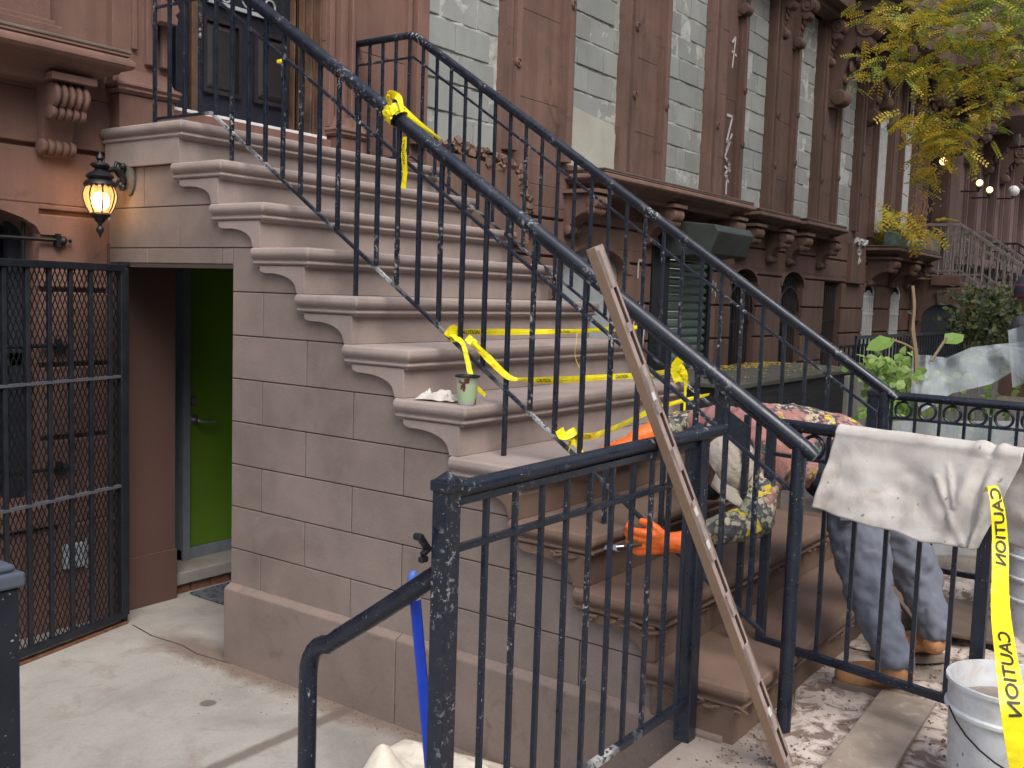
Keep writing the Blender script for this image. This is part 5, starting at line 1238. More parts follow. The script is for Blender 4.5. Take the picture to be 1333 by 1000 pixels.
# ------------------------------------------------ yard beyond the stoop
bh = empty('bulkhead', (6.6, 0, 0), 'low black cellar bulkhead with a mossy stone top strewn with yellow leaves', 'bulkhead')
t = NT('black_boards'); v = t.mapping((1, 1, 18)); M['bboard'] = t.out(t.ramp(t.noise(2, 4, 0.6, v), [(0.35, (0.012, 0.013, 0.016)), (0.7, (0.045, 0.045, 0.05))]), 0.5)
b = MB(); b.box(4.95, 8.3, -0.48, 0.55, 0.0, 0.60); obj('box', b, M['bboard'], bh, bevel=0.01)
b = MB(); b.box(4.9, 8.35, -0.52, 0.58, 0.602, 0.645); obj('top_slab', b, stone('mossy_slab', (0.095, 0.095, 0.075), 0.3, 3, 0.3, 0.9, stain=(0.09, 0.10, 0.05)), bh, bevel=0.008)
rd = random.Random(8); b = MB()
def litter(n, x0, x1, y0, y1, z):
    for i in range(n):
        x, y = rd.uniform(x0, x1), rd.uniform(y0, y1); a = rd.uniform(0, 6.3); s_ = rd.uniform(0.012, 0.028); t_ = rd.uniform(0.002, 0.015)
        P = [Vector((math.cos(a) * s_ * u - math.sin(a) * s_ * v2 * 0.5, math.sin(a) * s_ * u + math.cos(a) * s_ * v2 * 0.5, t_ * (1 - abs(v2)))) + Vector((x, y, z)) for u, v2 in ((-1, 0), (-0.3, 0.9), (1, 0.1), (-0.2, -0.9))]
        b.add(P, [(0, 1, 2, 3)])
litter(90, 4.95, 8.3, -0.5, 0.2, 0.647); litter(260, 6.2, 8.3, 0.2, 0.56, 0.647); litter(500, 8.4, 14.3, -1.5, 0.5, -0.015); litter(250, 2.2, 8, -2.4, -0.5, -0.015)
lt = NT('fallen_leaves'); M['litter'] = lt.out(lt.ramp(lt.island(), [(0, (0.45, 0.32, 0.03)), (0.5, (0.55, 0.42, 0.04)), (1, (0.25, 0.13, 0.04))]), 0.7)
tag(obj('fallen_leaves', b, M['litter']), 'small yellow leaves fallen on the bulkhead and the yards', 'leaves', kind='stuff')
def small_fence(label, x0, x1, y, z0, z1, gap=0.12, r=0.008, nm='yard_fence'):
    t = empty(nm, ((x0 + x1) / 2, y, z0), label, 'fence'); b = MB()
    b.bar((x0, y, z1), (x1, y, z1), 0.012, 0.015); b.bar((x0, y, z0 + 0.12), (x1, y, z0 + 0.12), 0.01, 0.012); b.bar((x0, y, z1 - 0.3), (x1, y, z1 - 0.3), 0.01, 0.01); obj('rails', b, M['paint'], t)
    b = MB(); x = x0
    while x <= x1 + 0.01: b.box(x - r, x + r, y - r, y + r, z0, z1); x += gap
    obj('pickets', b, M['paint'], t); return t
small_fence('dark iron yard fence in front of the white barred windows', 6.75, 11.6, -0.9, -0.02, 1.02)
small_fence('short black fence ending at the bulkhead, seen through the far railing', 8.5, 11.5, -0.2, -0.02, 0.85, 0.16)
bd = NT('grey_boards'); v = bd.mapping((1, 1, 0.6)); M['gboard'] = bd.out(bd.ramp(bd.noise(6, 5, 0.6, v), [(0.3, (0.09, 0.09, 0.078)), (0.7, (0.17, 0.17, 0.15))]), 0.8)
b = MB(); x = 3.25; rd = random.Random(3)
while x < 8: b.box(x, x + 0.125, -1.93 + rd.uniform(-0.004, 0.004), -1.905, -0.02, 0.90 + rd.uniform(-0.01, 0.01)); x += 0.14
bf = obj('board_fence', b, M['gboard'], org=(5, -1.92, 0), bevel=0.003); tag(bf, 'weathered grey board fence half hidden behind the leafy plants', 'fence')
# plants
def leaf_quad(b, p, d, n_, L, Wd, droop=0.15):
    d = d.normalized(); s_ = d.cross(n_).normalized(); n2 = s_.cross(d)
    pts = [p, p + d * L * 0.35 + s_ * Wd * 0.5 + n2 * L * 0.04, p + d * L * 0.7 + s_ * Wd * 0.42 - n2 * L * droop * 0.5, p + d * L - n2 * L * droop, p + d * L * 0.7 - s_ * Wd * 0.42 - n2 * L * droop * 0.5, p + d * L * 0.35 - s_ * Wd * 0.5 + n2 * L * 0.04, p + d * L * 0.45 - n2 * L * 0.03]
    b.add(pts, [(0, 1, 6), (1, 2, 6), (2, 3, 6), (3, 4, 6), (4, 5, 6), (5, 0, 6)])
def leaf_mat(name, c1, c2, c3, trans=0.3):
    t = NT(name); col = t.ramp(t.island(), [(0, c1), (0.5, c2), (1, c3)])
    n = t.n.new('ShaderNodeBsdfTranslucent'); t.lk(col, n.inputs[0]); mx = t.n.new('ShaderNodeMixShader'); mx.inputs[0].default_value = trans
    t.lk(t.b.outputs[0], mx.inputs[1]); t.lk(n.outputs[0], mx.inputs[2]); o = [q for q in t.n if q.type == 'OUTPUT_MATERIAL'][0]; t.lk(mx.outputs[0], o.inputs[0])
    return t.out(col, 0.5)
M['leafg'] = leaf_mat('vine_leaf', (0.10, 0.19, 0.035), (0.17, 0.30, 0.06), (0.30, 0.40, 0.10))
M['leafd'] = leaf_mat('shrub_leaf', (0.012, 0.03, 0.008), (0.03, 0.055, 0.012), (0.10, 0.10, 0.02))
M['stem'] = plain('stem', (0.22, 0.16, 0.09), 0.7)
rd = random.Random(21)
vp = empty('leafy_plant', (3.4, -2.05, 0), 'leafy green climbing plant with large leaves and one bare upright stem, beside the net', 'plant')
b = MB(); bs = MB()
base = Vector((3.15, -2.02, 0.0))
PD = 5.15
def P5(x, y, d=PD): return at(x, y, d)
bs.tube(smooth_path([P5(1196, 560), P5(1193, 500), P5(1192, 460), P5(1188, 430), P5(1190, 400), P5(1188, 372)], 3), [0.012] * 10 + [0.009] * 6, 6)
bs.tube(smooth_path([P5(1190, 455), P5(1178, 448), P5(1160, 442)], 4), 0.006, 5); bs.tube(smooth_path([P5(1212, 470), P5(1222, 455), P5(1232, 440)], 4), 0.008, 5)
obj('stems', bs, M['stem'], vp)
def bigleaf(p, sz, d, nn): leaf_quad(b, p, d, nn, sz, sz * 0.8, 0.12)
bigleaf(P5(1166, 442), 0.16, -rr + uu * -0.25, (uu * 1.0 - f_ * 0.6)); bigleaf(P5(1228, 447), 0.12, rr + uu * 0.5, (uu - f_ * 0.8))
for i in range(260):
    x = rd.gauss(1160, 17); y = rd.uniform(462, 548); p = P5(x, y, PD + rd.uniform(-0.25, 0.25)); a = rd.uniform(0, 2 * PI)
    leaf_quad(b, p, rr * math.cos(a) + uu * (math.sin(a) - 0.3) - f_ * rd.uniform(-0.3, 0.5), (uu * rd.uniform(0.3, 1) - f_ * rd.uniform(0.2, 1) + rr * rd.uniform(-0.4, 0.4)), rd.uniform(0.035, 0.065), rd.uniform(0.03, 0.05))
for i in range(220):
    x = rd.uniform(1150, 1330); y = rd.uniform(490 - (x - 1150) * 0.15, 660); p = P5(x, y, PD + 0.25 + rd.uniform(-0.1, 0.35)); a = rd.uniform(0, 2 * PI)
    leaf_quad(b, p, rr * math.cos(a) + uu * math.sin(a), (uu * rd.uniform(0.3, 1) - f_ + rr * rd.uniform(-0.4, 0.4)), rd.uniform(0.03, 0.06), rd.uniform(0.025, 0.045))
obj('leaves', b, M['leafg'], vp)
# netting, draped
nt_ = NT('wire_netting'); wv = []
for rot_ in (0.0, 1.5708):
    mp = nt_.n.new('ShaderNodeMapping'); mp.inputs['Rotation'].default_value = (0, 0, rot_); uvn = nt_.n.new('ShaderNodeUVMap'); nt_.lk(uvn.outputs[0], mp.inputs[0])
    wt = nt_.n.new('ShaderNodeTexWave'); wt.inputs['Scale'].default_value = 26; nt_.lk(mp.outputs[0], wt.inputs['Vector']); wv.append(nt_.ramp(wt.outputs['Fac'], [(0.62, 0.0), (0.8, 1.0)]))
mk = nt_.math('MAXIMUM', wv[0], wv[1]); mk = nt_.math('MAXIMUM', mk, nt_.ramp(nt_.noise(6, 4, 0.6), [(0.45, 0.0), (0.75, 0.16)]))
tr = nt_.n.new('ShaderNodeBsdfTransparent'); mx = nt_.n.new('ShaderNodeMixShader'); nt_.lk(mk, mx.inputs[0]); nt_.lk(tr.outputs[0], mx.inputs[1]); nt_.lk(nt_.b.outputs[0], mx.inputs[2])
nt_.lk(mx.outputs[0], [q for q in nt_.n if q.type == 'OUTPUT_MATERIAL'][0].inputs[0]); nt_.out((0.38, 0.43, 0.45), 0.4)
net_top = [(1188, 462), (1206, 462), (1232, 466), (1265, 452), (1300, 448), (1333, 445), (1380, 430)]
net_bot = [(1186, 512), (1200, 536), (1240, 512), (1290, 500), (1318, 484), (1340, 500), (1380, 520)]
def netfn(u, v):
    t_ = u * (len(net_top) - 1); k = min(int(t_), len(net_top) - 2); f2 = t_ - k
    a = [net_top[k][i] * (1 - f2) + net_top[k + 1][i] * f2 for i in (0, 1)]; c = [net_bot[k][i] * (1 - f2) + net_bot[k + 1][i] * f2 for i in (0, 1)]
    x = a[0] * (1 - v) + c[0] * v; y = a[1] * (1 - v) + c[1] * v
    return tuple(at(x, y, 4.95 + 0.35 * (1 - v) + 0.05 * math.sin(u * 26) + 0.06 * nz3(u * 2, v, 0, 4)))
def addnet(name, fn, label, nu=60, nv=24, su=3.0, sv=1.0):
    o = grid(name, nu, nv, fn, nt_.m, fn(0.5, 0.5), 0, label, 'netting', None, 'sheets of pale wire netting over the plants')
    uv = o.data.uv_layers.new(name='UVMap'); 
    for lp_ in o.data.loops:
        i = lp_.vertex_index // (nv + 1); j = lp_.vertex_index % (nv + 1); uv.data[lp_.index].uv = (i / nu * su, j / nv * sv)
addnet('netting', netfn, 'pale wire netting draped over the green plants, lower sheet')
addnet('netting', lambda u, v: tuple(at(1312 + 50 * u + 6 * v, 430 - 14 * u + (75 - 5 * u) * v, 4.9 + 0.05 * math.sin(u * 9))), 'upright roll of pale netting at the right edge of the photo', 20, 24, 0.8, 1.2)
addnet('netting', lambda u, v: tuple(at(1160 + 180 * u, 548 + 175 * v, 4.85 + 0.04 * math.sin(u * 14 + v * 3))), 'pale wire netting standing behind the rings of the far gate', 40, 20, 3.0, 3.0)
# dark shrub by the far stoop
sh_ = empty('shrub', (12.5, -0.9, 0), 'dark green shrub flecked with yellow in front of the far stoop', 'shrub'); b = MB(); rd = random.Random(31)
for i in range(1500):
    x = rd.gauss(1300, 32); y = rd.gauss(415, 26)
    if y < 372 or y > 470: continue
    p = at(x, y, 13.2 + rd.uniform(-0.6, 0.6)); a = rd.uniform(0, 2 * PI)
    leaf_quad(b, p, rr * math.cos(a) + uu * math.sin(a), uu * rd.uniform(-0.5, 1) - f_ + rr * rd.uniform(-0.6, 0.6), rd.uniform(0.06, 0.12), rd.uniform(0.03, 0.06))
obj('foliage', b, M['leafd'], sh_); b = MB()
for i in range(6): b.tube([at(1295 + i * 3, 470, 13.2), at(1280 + i * 9, 430, 13.2), at(1270 + i * 12, 395, 13.2)], 0.02, 5)
obj('stems', b, M['stem'], sh_)
# ------------------------------------------------ trees
def compound(b, p, d, up, L, npair, ll, lw):
    d = d.normalized(); s_ = d.cross(up).normalized(); n2 = s_.cross(d)
    for k in range(npair):
        t_ = (k + 1) / npair; q = p + d * L * t_ - Vector((0, 0, 1)) * L * 0.25 * t_ * t_
        for sg_ in (-1, 1):
            ld = (s_ * sg_ * 0.9 + d * 0.45).normalized(); nn = n2 + s_ * sg_ * 0.2
            w2 = ld.cross(nn).normalized() * lw
            b.add([q, q + ld * ll * 0.5 + w2, q + ld * ll, q + ld * ll * 0.5 - w2], [(0, 1, 2, 3)])
def foliage(clusters, seed, L=0.11, npair=6, ll=0.028, lw=0.0075):
    by = MB(); bg_ = MB(); bb_ = MB(); r0 = random.Random(seed)
    for (px, py, sx, sy, dm, n, green) in clusters:
        for i in range(int(n * 0.62)):
            x = r0.gauss(px, sx); y = r0.gauss(py, sy); d = dm + r0.uniform(-0.5, 0.5); p = at(x, y, d)
            dr = Vector((r0.uniform(-1, 0.4), r0.uniform(-1, 1), r0.uniform(-0.55, 0.25))); up = Vector((r0.uniform(-1, 1), r0.uniform(-1, 1), 0.8))
            tw = r0.uniform(0.7, 1.2)
            for k in range(3): compound(bg_ if r0.random() < green + 0.15 else by, p + dr * 0.03 * k, Matrix.Rotation(r0.uniform(-0.9, 0.9), 3, 'Z') @ dr, up, L * tw, npair, ll * tw, lw * tw)
            if r0.random() < 0.5: bb_.bar(p, p + dr * 0.10, 0.002, 0.002)
    return by, bg_, bb_
M['leafy'] = leaf_mat('locust_yellow', (0.42, 0.25, 0.02), (0.66, 0.48, 0.04), (0.60, 0.54, 0.09), 0.4)
M['leafgg'] = leaf_mat('locust_green', (0.16, 0.24, 0.04), (0.28, 0.36, 0.07), (0.42, 0.44, 0.06), 0.4)
M['bark'] = stone('bark', (0.06, 0.045, 0.035), 0.4, 12, 0.6)
tr1 = empty('locust_tree', (5.4, -4.9, 0), 'honey locust branches with yellow and green autumn leaves in the top right corner', 'tree')
cl = [(1150, 18, 16, 9, 7, 26, .1), (1190, 22, 24, 14, 7, 60, .2), (1240, 18, 28, 16, 7.2, 80, .45), (1300, 20, 30, 18, 6.8, 100, .75), (1320, 60, 24, 20, 6.8, 70, .6), (1262, 55, 28, 12, 7, 60, .55),
      (1185, 52, 24, 7, 7, 34, .1), (1160, 82, 22, 7, 6.9, 32, .3), (1205, 88, 26, 8, 7, 55, .35), (1255, 92, 26, 8, 7, 50, .3), (1305, 100, 26, 12, 6.9, 55, .25), (1325, 90, 14, 10, 6.9, 26, .2),
      (1102, 104, 9, 5, 7.2, 7, .1), (1200, 152, 16, 8, 6.9, 28, .25), (1235, 165, 22, 12, 7, 58, .15), (1270, 150, 20, 12, 7, 45, .2), (1300, 128, 16, 10, 7, 30, .3), (1215, 190, 18, 9, 7, 38, .1), (1245, 188, 18, 9, 7, 26, .2), (1198, 228, 10, 10, 7, 20, .2), (1222, 212, 10, 8, 7, 12, .1),
      (1330, 130, 12, 10, 6.9, 14, .3), (1380, 60, 40, 40, 7, 80, .5), (1400, -60, 60, 40, 7, 90, .5), (1280, -30, 60, 18, 7, 90, .5)]
by, bg_, bb_ = foliage(cl, 7); obj('yellow_leaves', by, M['leafy'], tr1); obj('green_leaves', bg_, M['leafgg'], tr1); obj('twigs', bb_, M['bark'], tr1)
b = MB(); b.tube(smooth_path([(5.4, -4.9, -0.02), (5.42, -4.88, 1.5), (5.35, -4.8, 3.0), (5.4, -4.6, 4.6), (5.2, -4.4, 6.0)], 4), [0.19] * 3 + [0.16] * 6 + [0.12] * 4 + [0.08] * 4, 12); obj('trunk', b, M['bark'], tr1, smooth=True)
b = MB()
top = Vector((5.37, -4.7, 3.6))
for tgt in ([(1400, 0), (1320, 50), (1240, 60), (1160, 80)], [(1420, 120), (1333, 112), (1270, 150), (1215, 180), (1200, 225)], [(1400, -60), (1300, 0), (1210, 20), (1140, 20)], [(1420, 60), (1340, 85), (1280, 100), (1200, 95), (1105, 103)], [(1420, 80), (1325, 95), (1300, 118), (1290, 135)]):
    pts = [top] + [at(x, y, 7.0 + 0.1 * i) for i, (x, y) in enumerate(tgt)]; P = smooth_path(pts, 5); n = len(P)
    b.tube(P, [0.06 * (1 - i / n) ** 1.4 + 0.004 for i in range(n)], 6)
obj('branches', b, M['bark'], tr1, smooth=True)
rc_ = random.Random(77); b = MB()  # unseen overhead leaves, added to shade the further facades
while len(b.f) < 5200:
    x = rc_.uniform(1.5, 17); y = rc_.uniform(-9.5, -0.9); z = rc_.uniform(5.4, 9.0)
    if mnoise.noise(Vector((x * 0.45, y * 0.45, z * 0.4))) < -0.12: continue
    s_ = rc_.uniform(0.07, 0.16); a1_ = rc_.uniform(0, 6.3); u1 = Vector((math.cos(a1_), math.sin(a1_), rc_.uniform(-0.4, 0.4))); u2 = Vector((-math.sin(a1_), math.cos(a1_), rc_.uniform(-0.4, 0.4))); p = Vector((x, y, z))
    if (p - CAM).dot(f_) > 0:
        q = p - CAM; dd2 = q.dot(f_)
        if abs(q.dot(rr)) / dd2 * FPX < 700 and -q.dot(uu) / dd2 * FPX + 500 > -30: continue
    b.add([p - u1 * s_, p + u2 * s_ * 0.5, p + u1 * s_, p - u2 * s_ * 0.5], [(0, 1, 2, 3)])
obj('shade_crown', b, M['leafy'], tr1)
for tx_, ty_, tz_ in ((10, -6, 7.5), (13, -3.5, 7.8), (7.5, -2.5, 7.2), (4, -7.5, 7.6), (2.5, -5, 7.0)):
    s0 = Vector((5.3, -4.5, 5.0)); e0 = Vector((tx_, ty_, tz_)); m0 = s0.lerp(e0, 0.5) + Vector((0, 0, 0.9)); P = smooth_path([s0, m0, e0], 6)
    bb2 = MB(); bb2.tube(P, [0.07 * (1 - i / len(P)) + 0.01 for i in range(len(P))], 7); obj('limb', bb2, M['bark'], tr1, smooth=True)
tp = empty('ledge_plant', (12.9, 0.1, 2.4), 'yellow leaved spindly plant growing from the planters on the far ledge', 'plant')
by, bg_, bb_ = foliage([(1150, 272, 9, 5, 14.6, 12, .1), (1165, 282, 12, 6, 14.6, 16, .1), (1150, 297, 10, 5, 14.6, 14, .1), (1180, 300, 10, 5, 14.6, 10, .2), (1212, 298, 9, 6, 14.6, 14, .05), (1195, 285, 12, 8, 14.6, 6, .0)], 17, 0.30, 6, 0.07, 0.017)
obj('yellow_leaves', by, M['leafy'], tp); obj('green_leaves', bg_, M['leafgg'], tp)
b = MB()
for x, y in ((1150, 268), (1165, 276), (1180, 290), (1205, 262), (1196, 270), (1212, 292)): b.tube(smooth_path([at(1180 + (x - 1180) * 0.5, 312, 14.6), at(1180 + (x - 1180) * 0.7, 295, 14.6), at(x, y, 14.6)], 3), 0.012, 5)
for i in range(60): x = random.gauss(1200, 10); y = random.gauss(272, 14); b.bar(at(x, y, 14.6), at(x + random.uniform(-6, 6), y + random.uniform(-6, 6), 14.6), 0.006, 0.006)
obj('stems', b, plain('dry_stem', (0.22, 0.11, 0.05), 0.8), tp)
# ================================================================= PEOPLE
def capsule(b, p, q, r1, r2, n=12):
    p = Vector(p); q = Vector(q); d = (q - p)
    if d.length < 1e-5: d = Vector((0, 0, 1e-3)); q = p + d
    dn = d.normalized(); k = 5; pts = []; rs = []
    for i in range(k + 1):
        a = PI / 2 * i / k; pts.append(p - dn * r1 * math.cos(a)); rs.append(max(1e-4, r1 * math.sin(a)))
    for i in range(k + 1):
        a = PI / 2 * (1 - i / k); pts.append(q + dn * r2 * math.cos(a)); rs.append(max(1e-4, r2 * math.sin(a)))
    b.tube(pts, rs, n)
def blob(name, caps, voxel, mat, parent, smooth_it=6, disp=0.0, dscale=0.1, ells=(), extra=None):
    b = MB()
    for c in caps: capsule(b, *c)
    for (c, r, sc_) in ells: b.sphere(c, r, 16, 12, sc_)
    if extra: extra(b)
    o = obj(name, b, mat, parent, smooth=True, ang=180)
    m = o.modifiers.new('remesh', 'REMESH'); m.mode = 'VOXEL'; m.voxel_size = voxel; m.use_smooth_shade = True
    s = o.modifiers.new('smooth', 'SMOOTH'); s.factor = 0.5; s.iterations = smooth_it
    if disp:
        tx = bpy.data.textures.new(name + '_folds', 'CLOUDS'); tx.noise_scale = dscale; tx.noise_depth = 2
        d = o.modifiers.new('folds', 'DISPLACE'); d.texture = tx; d.strength = disp; d.mid_level = 0.5; d.texture_coords = 'LOCAL'
    return o
def shirt_mat(name, base, cols, scale, amount):
    t = NT(name); v = t.n.new('ShaderNodeTexVoronoi'); v.inputs['Scale'].default_value = scale
    wob = t.n.new('ShaderNodeTexNoise'); wob.inputs['Scale'].default_value = scale * 0.7; wob.inputs['Detail'].default_value = 3; t.lk(t.tc.outputs['Object'], wob.inputs[0])
    mv = t.n.new('ShaderNodeMix'); mv.data_type = 'VECTOR'; mv.inputs[0].default_value = 0.12; t.lk(t.tc.outputs['Object'], mv.inputs[4]); t.lk(wob.outputs['Color'], mv.inputs[5]); t.lk(mv.outputs[1], v.inputs['Vector'])
    sep = t.n.new('ShaderNodeSeparateColor'); t.lk(v.outputs['Color'], sep.inputs[0])
    r = t.n.new('ShaderNodeValToRGB'); r.color_ramp.interpolation = 'CONSTANT'; e = r.color_ramp.elements
    while len(e) < len(cols): e.new(0.5)
    for i, (p, c) in enumerate(cols): e[i].position = p; e[i].color = (*c, 1)
    t.lk(sep.outputs[0], r.inputs[0]); pat = t.mix(t.ramp(v.outputs['Distance'], [(0.45, 0.0), (0.6, 0.9)]), r.outputs[0], (0.03, 0.03, 0.05))
    msk = t.ramp(t.noise(4.5, 4, 0.6), [(amount - 0.02, 0.0), (amount + 0.02, 1.0)])
    bs = t.mix(t.ramp(t.noise(9, 5, 0.6), [(0.35, 0.0), (0.7, 0.6)]), base, sc3(base, 1.35))
    t.bump(t.noise(16, 4, 0.6, dist=1.0), 0.5, 0.02)
    return t.out(t.mix(msk, bs, pat), 0.85)
M['shirt'] = shirt_mat('printed_shirt', (0.30, 0.145, 0.125), [(0, (0.60, 0.46, 0.03)), (0.22, (0.06, 0.20, 0.12)), (0.32, (0.46, 0.38, 0.27)), (0.60, (0.08, 0.08, 0.11)), (0.68, (0.36, 0.18, 0.15))], 38, 0.56)
M['sleeve'] = shirt_mat('printed_sleeve', (0.20, 0.20, 0.12), [(0, (0.24, 0.25, 0.17)), (0.42, (0.52, 0.41, 0.05)), (0.47, (0.12, 0.13, 0.09)), (0.75, (0.38, 0.36, 0.26))], 30, 0.40)
M['jeans'] = stone('grey_blue_trousers', (0.165, 0.185, 0.235), 0.14, 6, 0.4, 0.9, stain=(0.22, 0.235, 0.27), fine=300)
M['navy'] = plain('navy_cloth', (0.015, 0.02, 0.035), 0.8)
M['glove'] = plain('orange_glove', (0.90, 0.17, 0.025), 0.45, 0, 0.12, 25, 0.4)
M['boot'] = stone('tan_boot', (0.50, 0.25, 0.11), 0.25, 8, 0.3, 0.6, fine=120)
M['sole'] = plain('boot_sole', (0.20, 0.16, 0.12), 0.7)
M['skin'] = plain('skin', (0.20, 0.10, 0.06), 0.5); M['hair'] = plain('dark_hair', (0.012, 0.01, 0.01), 0.7)
M['capm'] = shirt_mat('cap_cloth', (0.36, 0.32, 0.27), [(0, (0.30, 0.26, 0.21)), (0.5, (0.42, 0.38, 0.32))], 10, 0.6)
wk = empty('person', (0.9, -2.9, 0), 'worker in printed shirt, grey trousers and orange gloves bending over the lowest steps', 'person')
nA = at(1166, 872, 3.27); nK = at(1130, 765, 3.34); nH = at(1108, 628, 3.50)
fA = at(1216, 836, 3.62); fK = at(1198, 758, 3.68); fH = at(1138, 628, 3.68)
pel = (nH + fH) / 2 + Vector((0, 0, 0.05)); sp = at(1048, 575, 3.60); ch = at(985, 573, 3.56)
nS = at(1000, 590, 3.44); fS = at(935, 553, 3.72); nE = at(983, 676, 3.30); nW = at(890, 706, 3.20)
fE = at(884, 556, 3.86); fW = at(838, 572, 3.70); neck = at(960, 580, 3.52); head = at(947, 604, 3.46)
# body (skin): head, neck, forearm ends
up_h = (uu * -0.9 - rr * 0.25 - f_ * 0.1).normalized()   # chin direction
caps = [(neck, head, 0.055, 0.075), (head, head + up_h * 0.05, 0.085, 0.062), (nE, nW, 0.038, 0.027), (fE, fW, 0.038, 0.027), (neck, ch, 0.055, 0.09), (ch, pel, 0.09, 0.10), (ch, nS, 0.05, 0.045), (ch, fS, 0.05, 0.045), (nS, nE, 0.043, 0.038), (fS, fE, 0.043, 0.038),
        (pel, nH, 0.09, 0.08), (pel, fH, 0.09, 0.08), (nH, nK, 0.07, 0.05), (nK, nA, 0.048, 0.035), (fH, fK, 0.07, 0.05), (fK, fA, 0.048, 0.035)]
facd = (-rr * 0.85 - uu * 0.35 - f_ * -0.1).normalized()
caps += [(head + facd * 0.085 + up_h * 0.025, head + facd * 0.10 + up_h * 0.045, 0.012, 0.014), (head + facd * 0.06 + up_h * 0.075, head + facd * 0.075 + up_h * 0.075, 0.02, 0.018), (head - f_ * 0.082, head - f_ * 0.09 + up_h * 0.03, 0.012, 0.009), (head + f_ * 0.082, head + f_ * 0.09 + up_h * 0.03, 0.012, 0.009)]
body = blob('body', caps, 0.009, M['skin'], wk, 5)
for sg_ in (-1, 1):
    b = MB(); b.sphere(head + facd * 0.080 + f_ * 0.028 * sg_ + up_h * 0.012, 0.010, 10, 8); obj('eye', b, M['hair'], wk)
hb = [(head - up_h * 0.02 - facd * 0.02, head - facd * 0.045 + up_h * 0.03, 0.087, 0.06), (head + up_h * 0.085 + facd * 0.035, head + up_h * 0.085 + facd * 0.06, 0.035, 0.022)]
blob('hair', hb, 0.009, M['hair'], wk, 3)
def torso_extra(b): pass
shirt = [(sp, at(1085, 580, 3.58), 0.128, 0.118), (ch, sp, 0.135, 0.13), (at(1085, 580, 3.58), pel, 0.118, 0.115), (ch, nS, 0.115, 0.072), (ch, fS, 0.115, 0.075), (nS, nE, 0.070, 0.058), (fS, fE, 0.072, 0.058), (at(1040, 605, 3.5), at(1000, 612, 3.46), 0.085, 0.08)]
blob('shirt', shirt, 0.010, M['shirt'], wk, 6, 0.022, 0.055)
blob('sleeve', [(nS.lerp(nE, 0.72), nE, 0.058, 0.062), (nE, nE.lerp(nW, 0.86), 0.063, 0.040)], 0.007, M['sleeve'], wk, 4, 0.016, 0.035)
blob('sleeve', [(fS.lerp(fE, 0.5), fE, 0.062, 0.062), (fE, fE.lerp(fW, 0.88), 0.060, 0.042)], 0.007, M['sleeve'], wk, 4, 0.016, 0.035)
blob('waistband', [(at(1088, 590, 3.56), pel, 0.118, 0.12), (at(1076, 618, 3.50), nH + Vector((0, 0, -0.0)), 0.09, 0.105)], 0.010, M['navy'], wk, 4, 0.012, 0.05)
tro = [(pel, nH, 0.118, 0.112), (pel, fH, 0.118, 0.112), (nH, nK, 0.112, 0.084), (nK, nA + Vector((-0.012, 0.02, 0.075)), 0.082, 0.062), (nA + Vector((-0.01, 0.02, 0.075)), nA + Vector((0, 0, 0.045)), 0.062, 0.062), (fH, fK, 0.112, 0.082), (fK, fA + Vector((0, 0.01, 0.08)), 0.078, 0.058), (fA + Vector((0, 0.01, 0.08)), fA + Vector((0, 0, 0.055)), 0.058, 0.057)]
blob('trousers', tro, 0.010, M['jeans'], wk, 5, 0.034, 0.055)
pk_ = at(1098, 690, 3.30); b = MB()
m4 = Matrix((rr, uu, -f_)).transposed().to_4x4(); m4.translation = at(1112, 690, 3.345)
b.box(-0.050, 0.045, 0.030, 0.062, -0.004, 0.006, m4); obj('cargo_pocket', b, M['jeans'], wk, bevel=0.008)
def boot(heel, toe, ank, idx):
    heel = Vector(heel); toe = Vector(toe); d = (toe - heel); L = d.length; d.normalize(); s_ = Vector((-d.y, d.x, 0))
    P = lambda t_, z: heel + d * L * t_ + Vector((0, 0, z))
    o = blob('boot', [(P(0.18, 0.070), P(0.20, 0.10), 0.042, 0.042), (P(0.22, 0.10), Vector(ank) + Vector((0, 0, 0.0)), 0.043, 0.044), (P(0.14, 0.065), P(0.4, 0.065), 0.040, 0.040), (P(0.4, 0.066), P(0.82, 0.052), 0.044, 0.038), (P(0.66, 0.05), P(0.84, 0.048), 0.050, 0.040), (P(0.3, 0.09), P(0.25, 0.11), 0.040, 0.040)], 0.006, M['boot'], wk, 5, 0.006, 0.03)
    b = MB(); out = []
    for i in range(28):
        a = 2 * PI * i / 28; u = 0.5 + 0.5 * math.cos(a); wdt = 0.043 + 0.012 * math.sin(PI * min(1, u * 1.15)) ** 2 + (0.004 if u > 0.6 else 0); p = heel + d * (L * (0.5 + 0.52 * math.cos(a))) + s_ * wdt * (abs(math.sin(a)) ** 0.7) * (1 if math.sin(a) > 0 else -1)
        out.append((p.x, p.y))
    z = heel.z; b.prism(out, 'z', z + 0.0, z + 0.028); obj('sole', b, M['sole'], o, bevel=0.004)
boot((0.735, -2.985, 0.012), (0.662, -2.742, 0.012), nA, 0)
boot((1.175, -2.985, 0.012), (1.05, -2.76, 0.012), fA, 1)
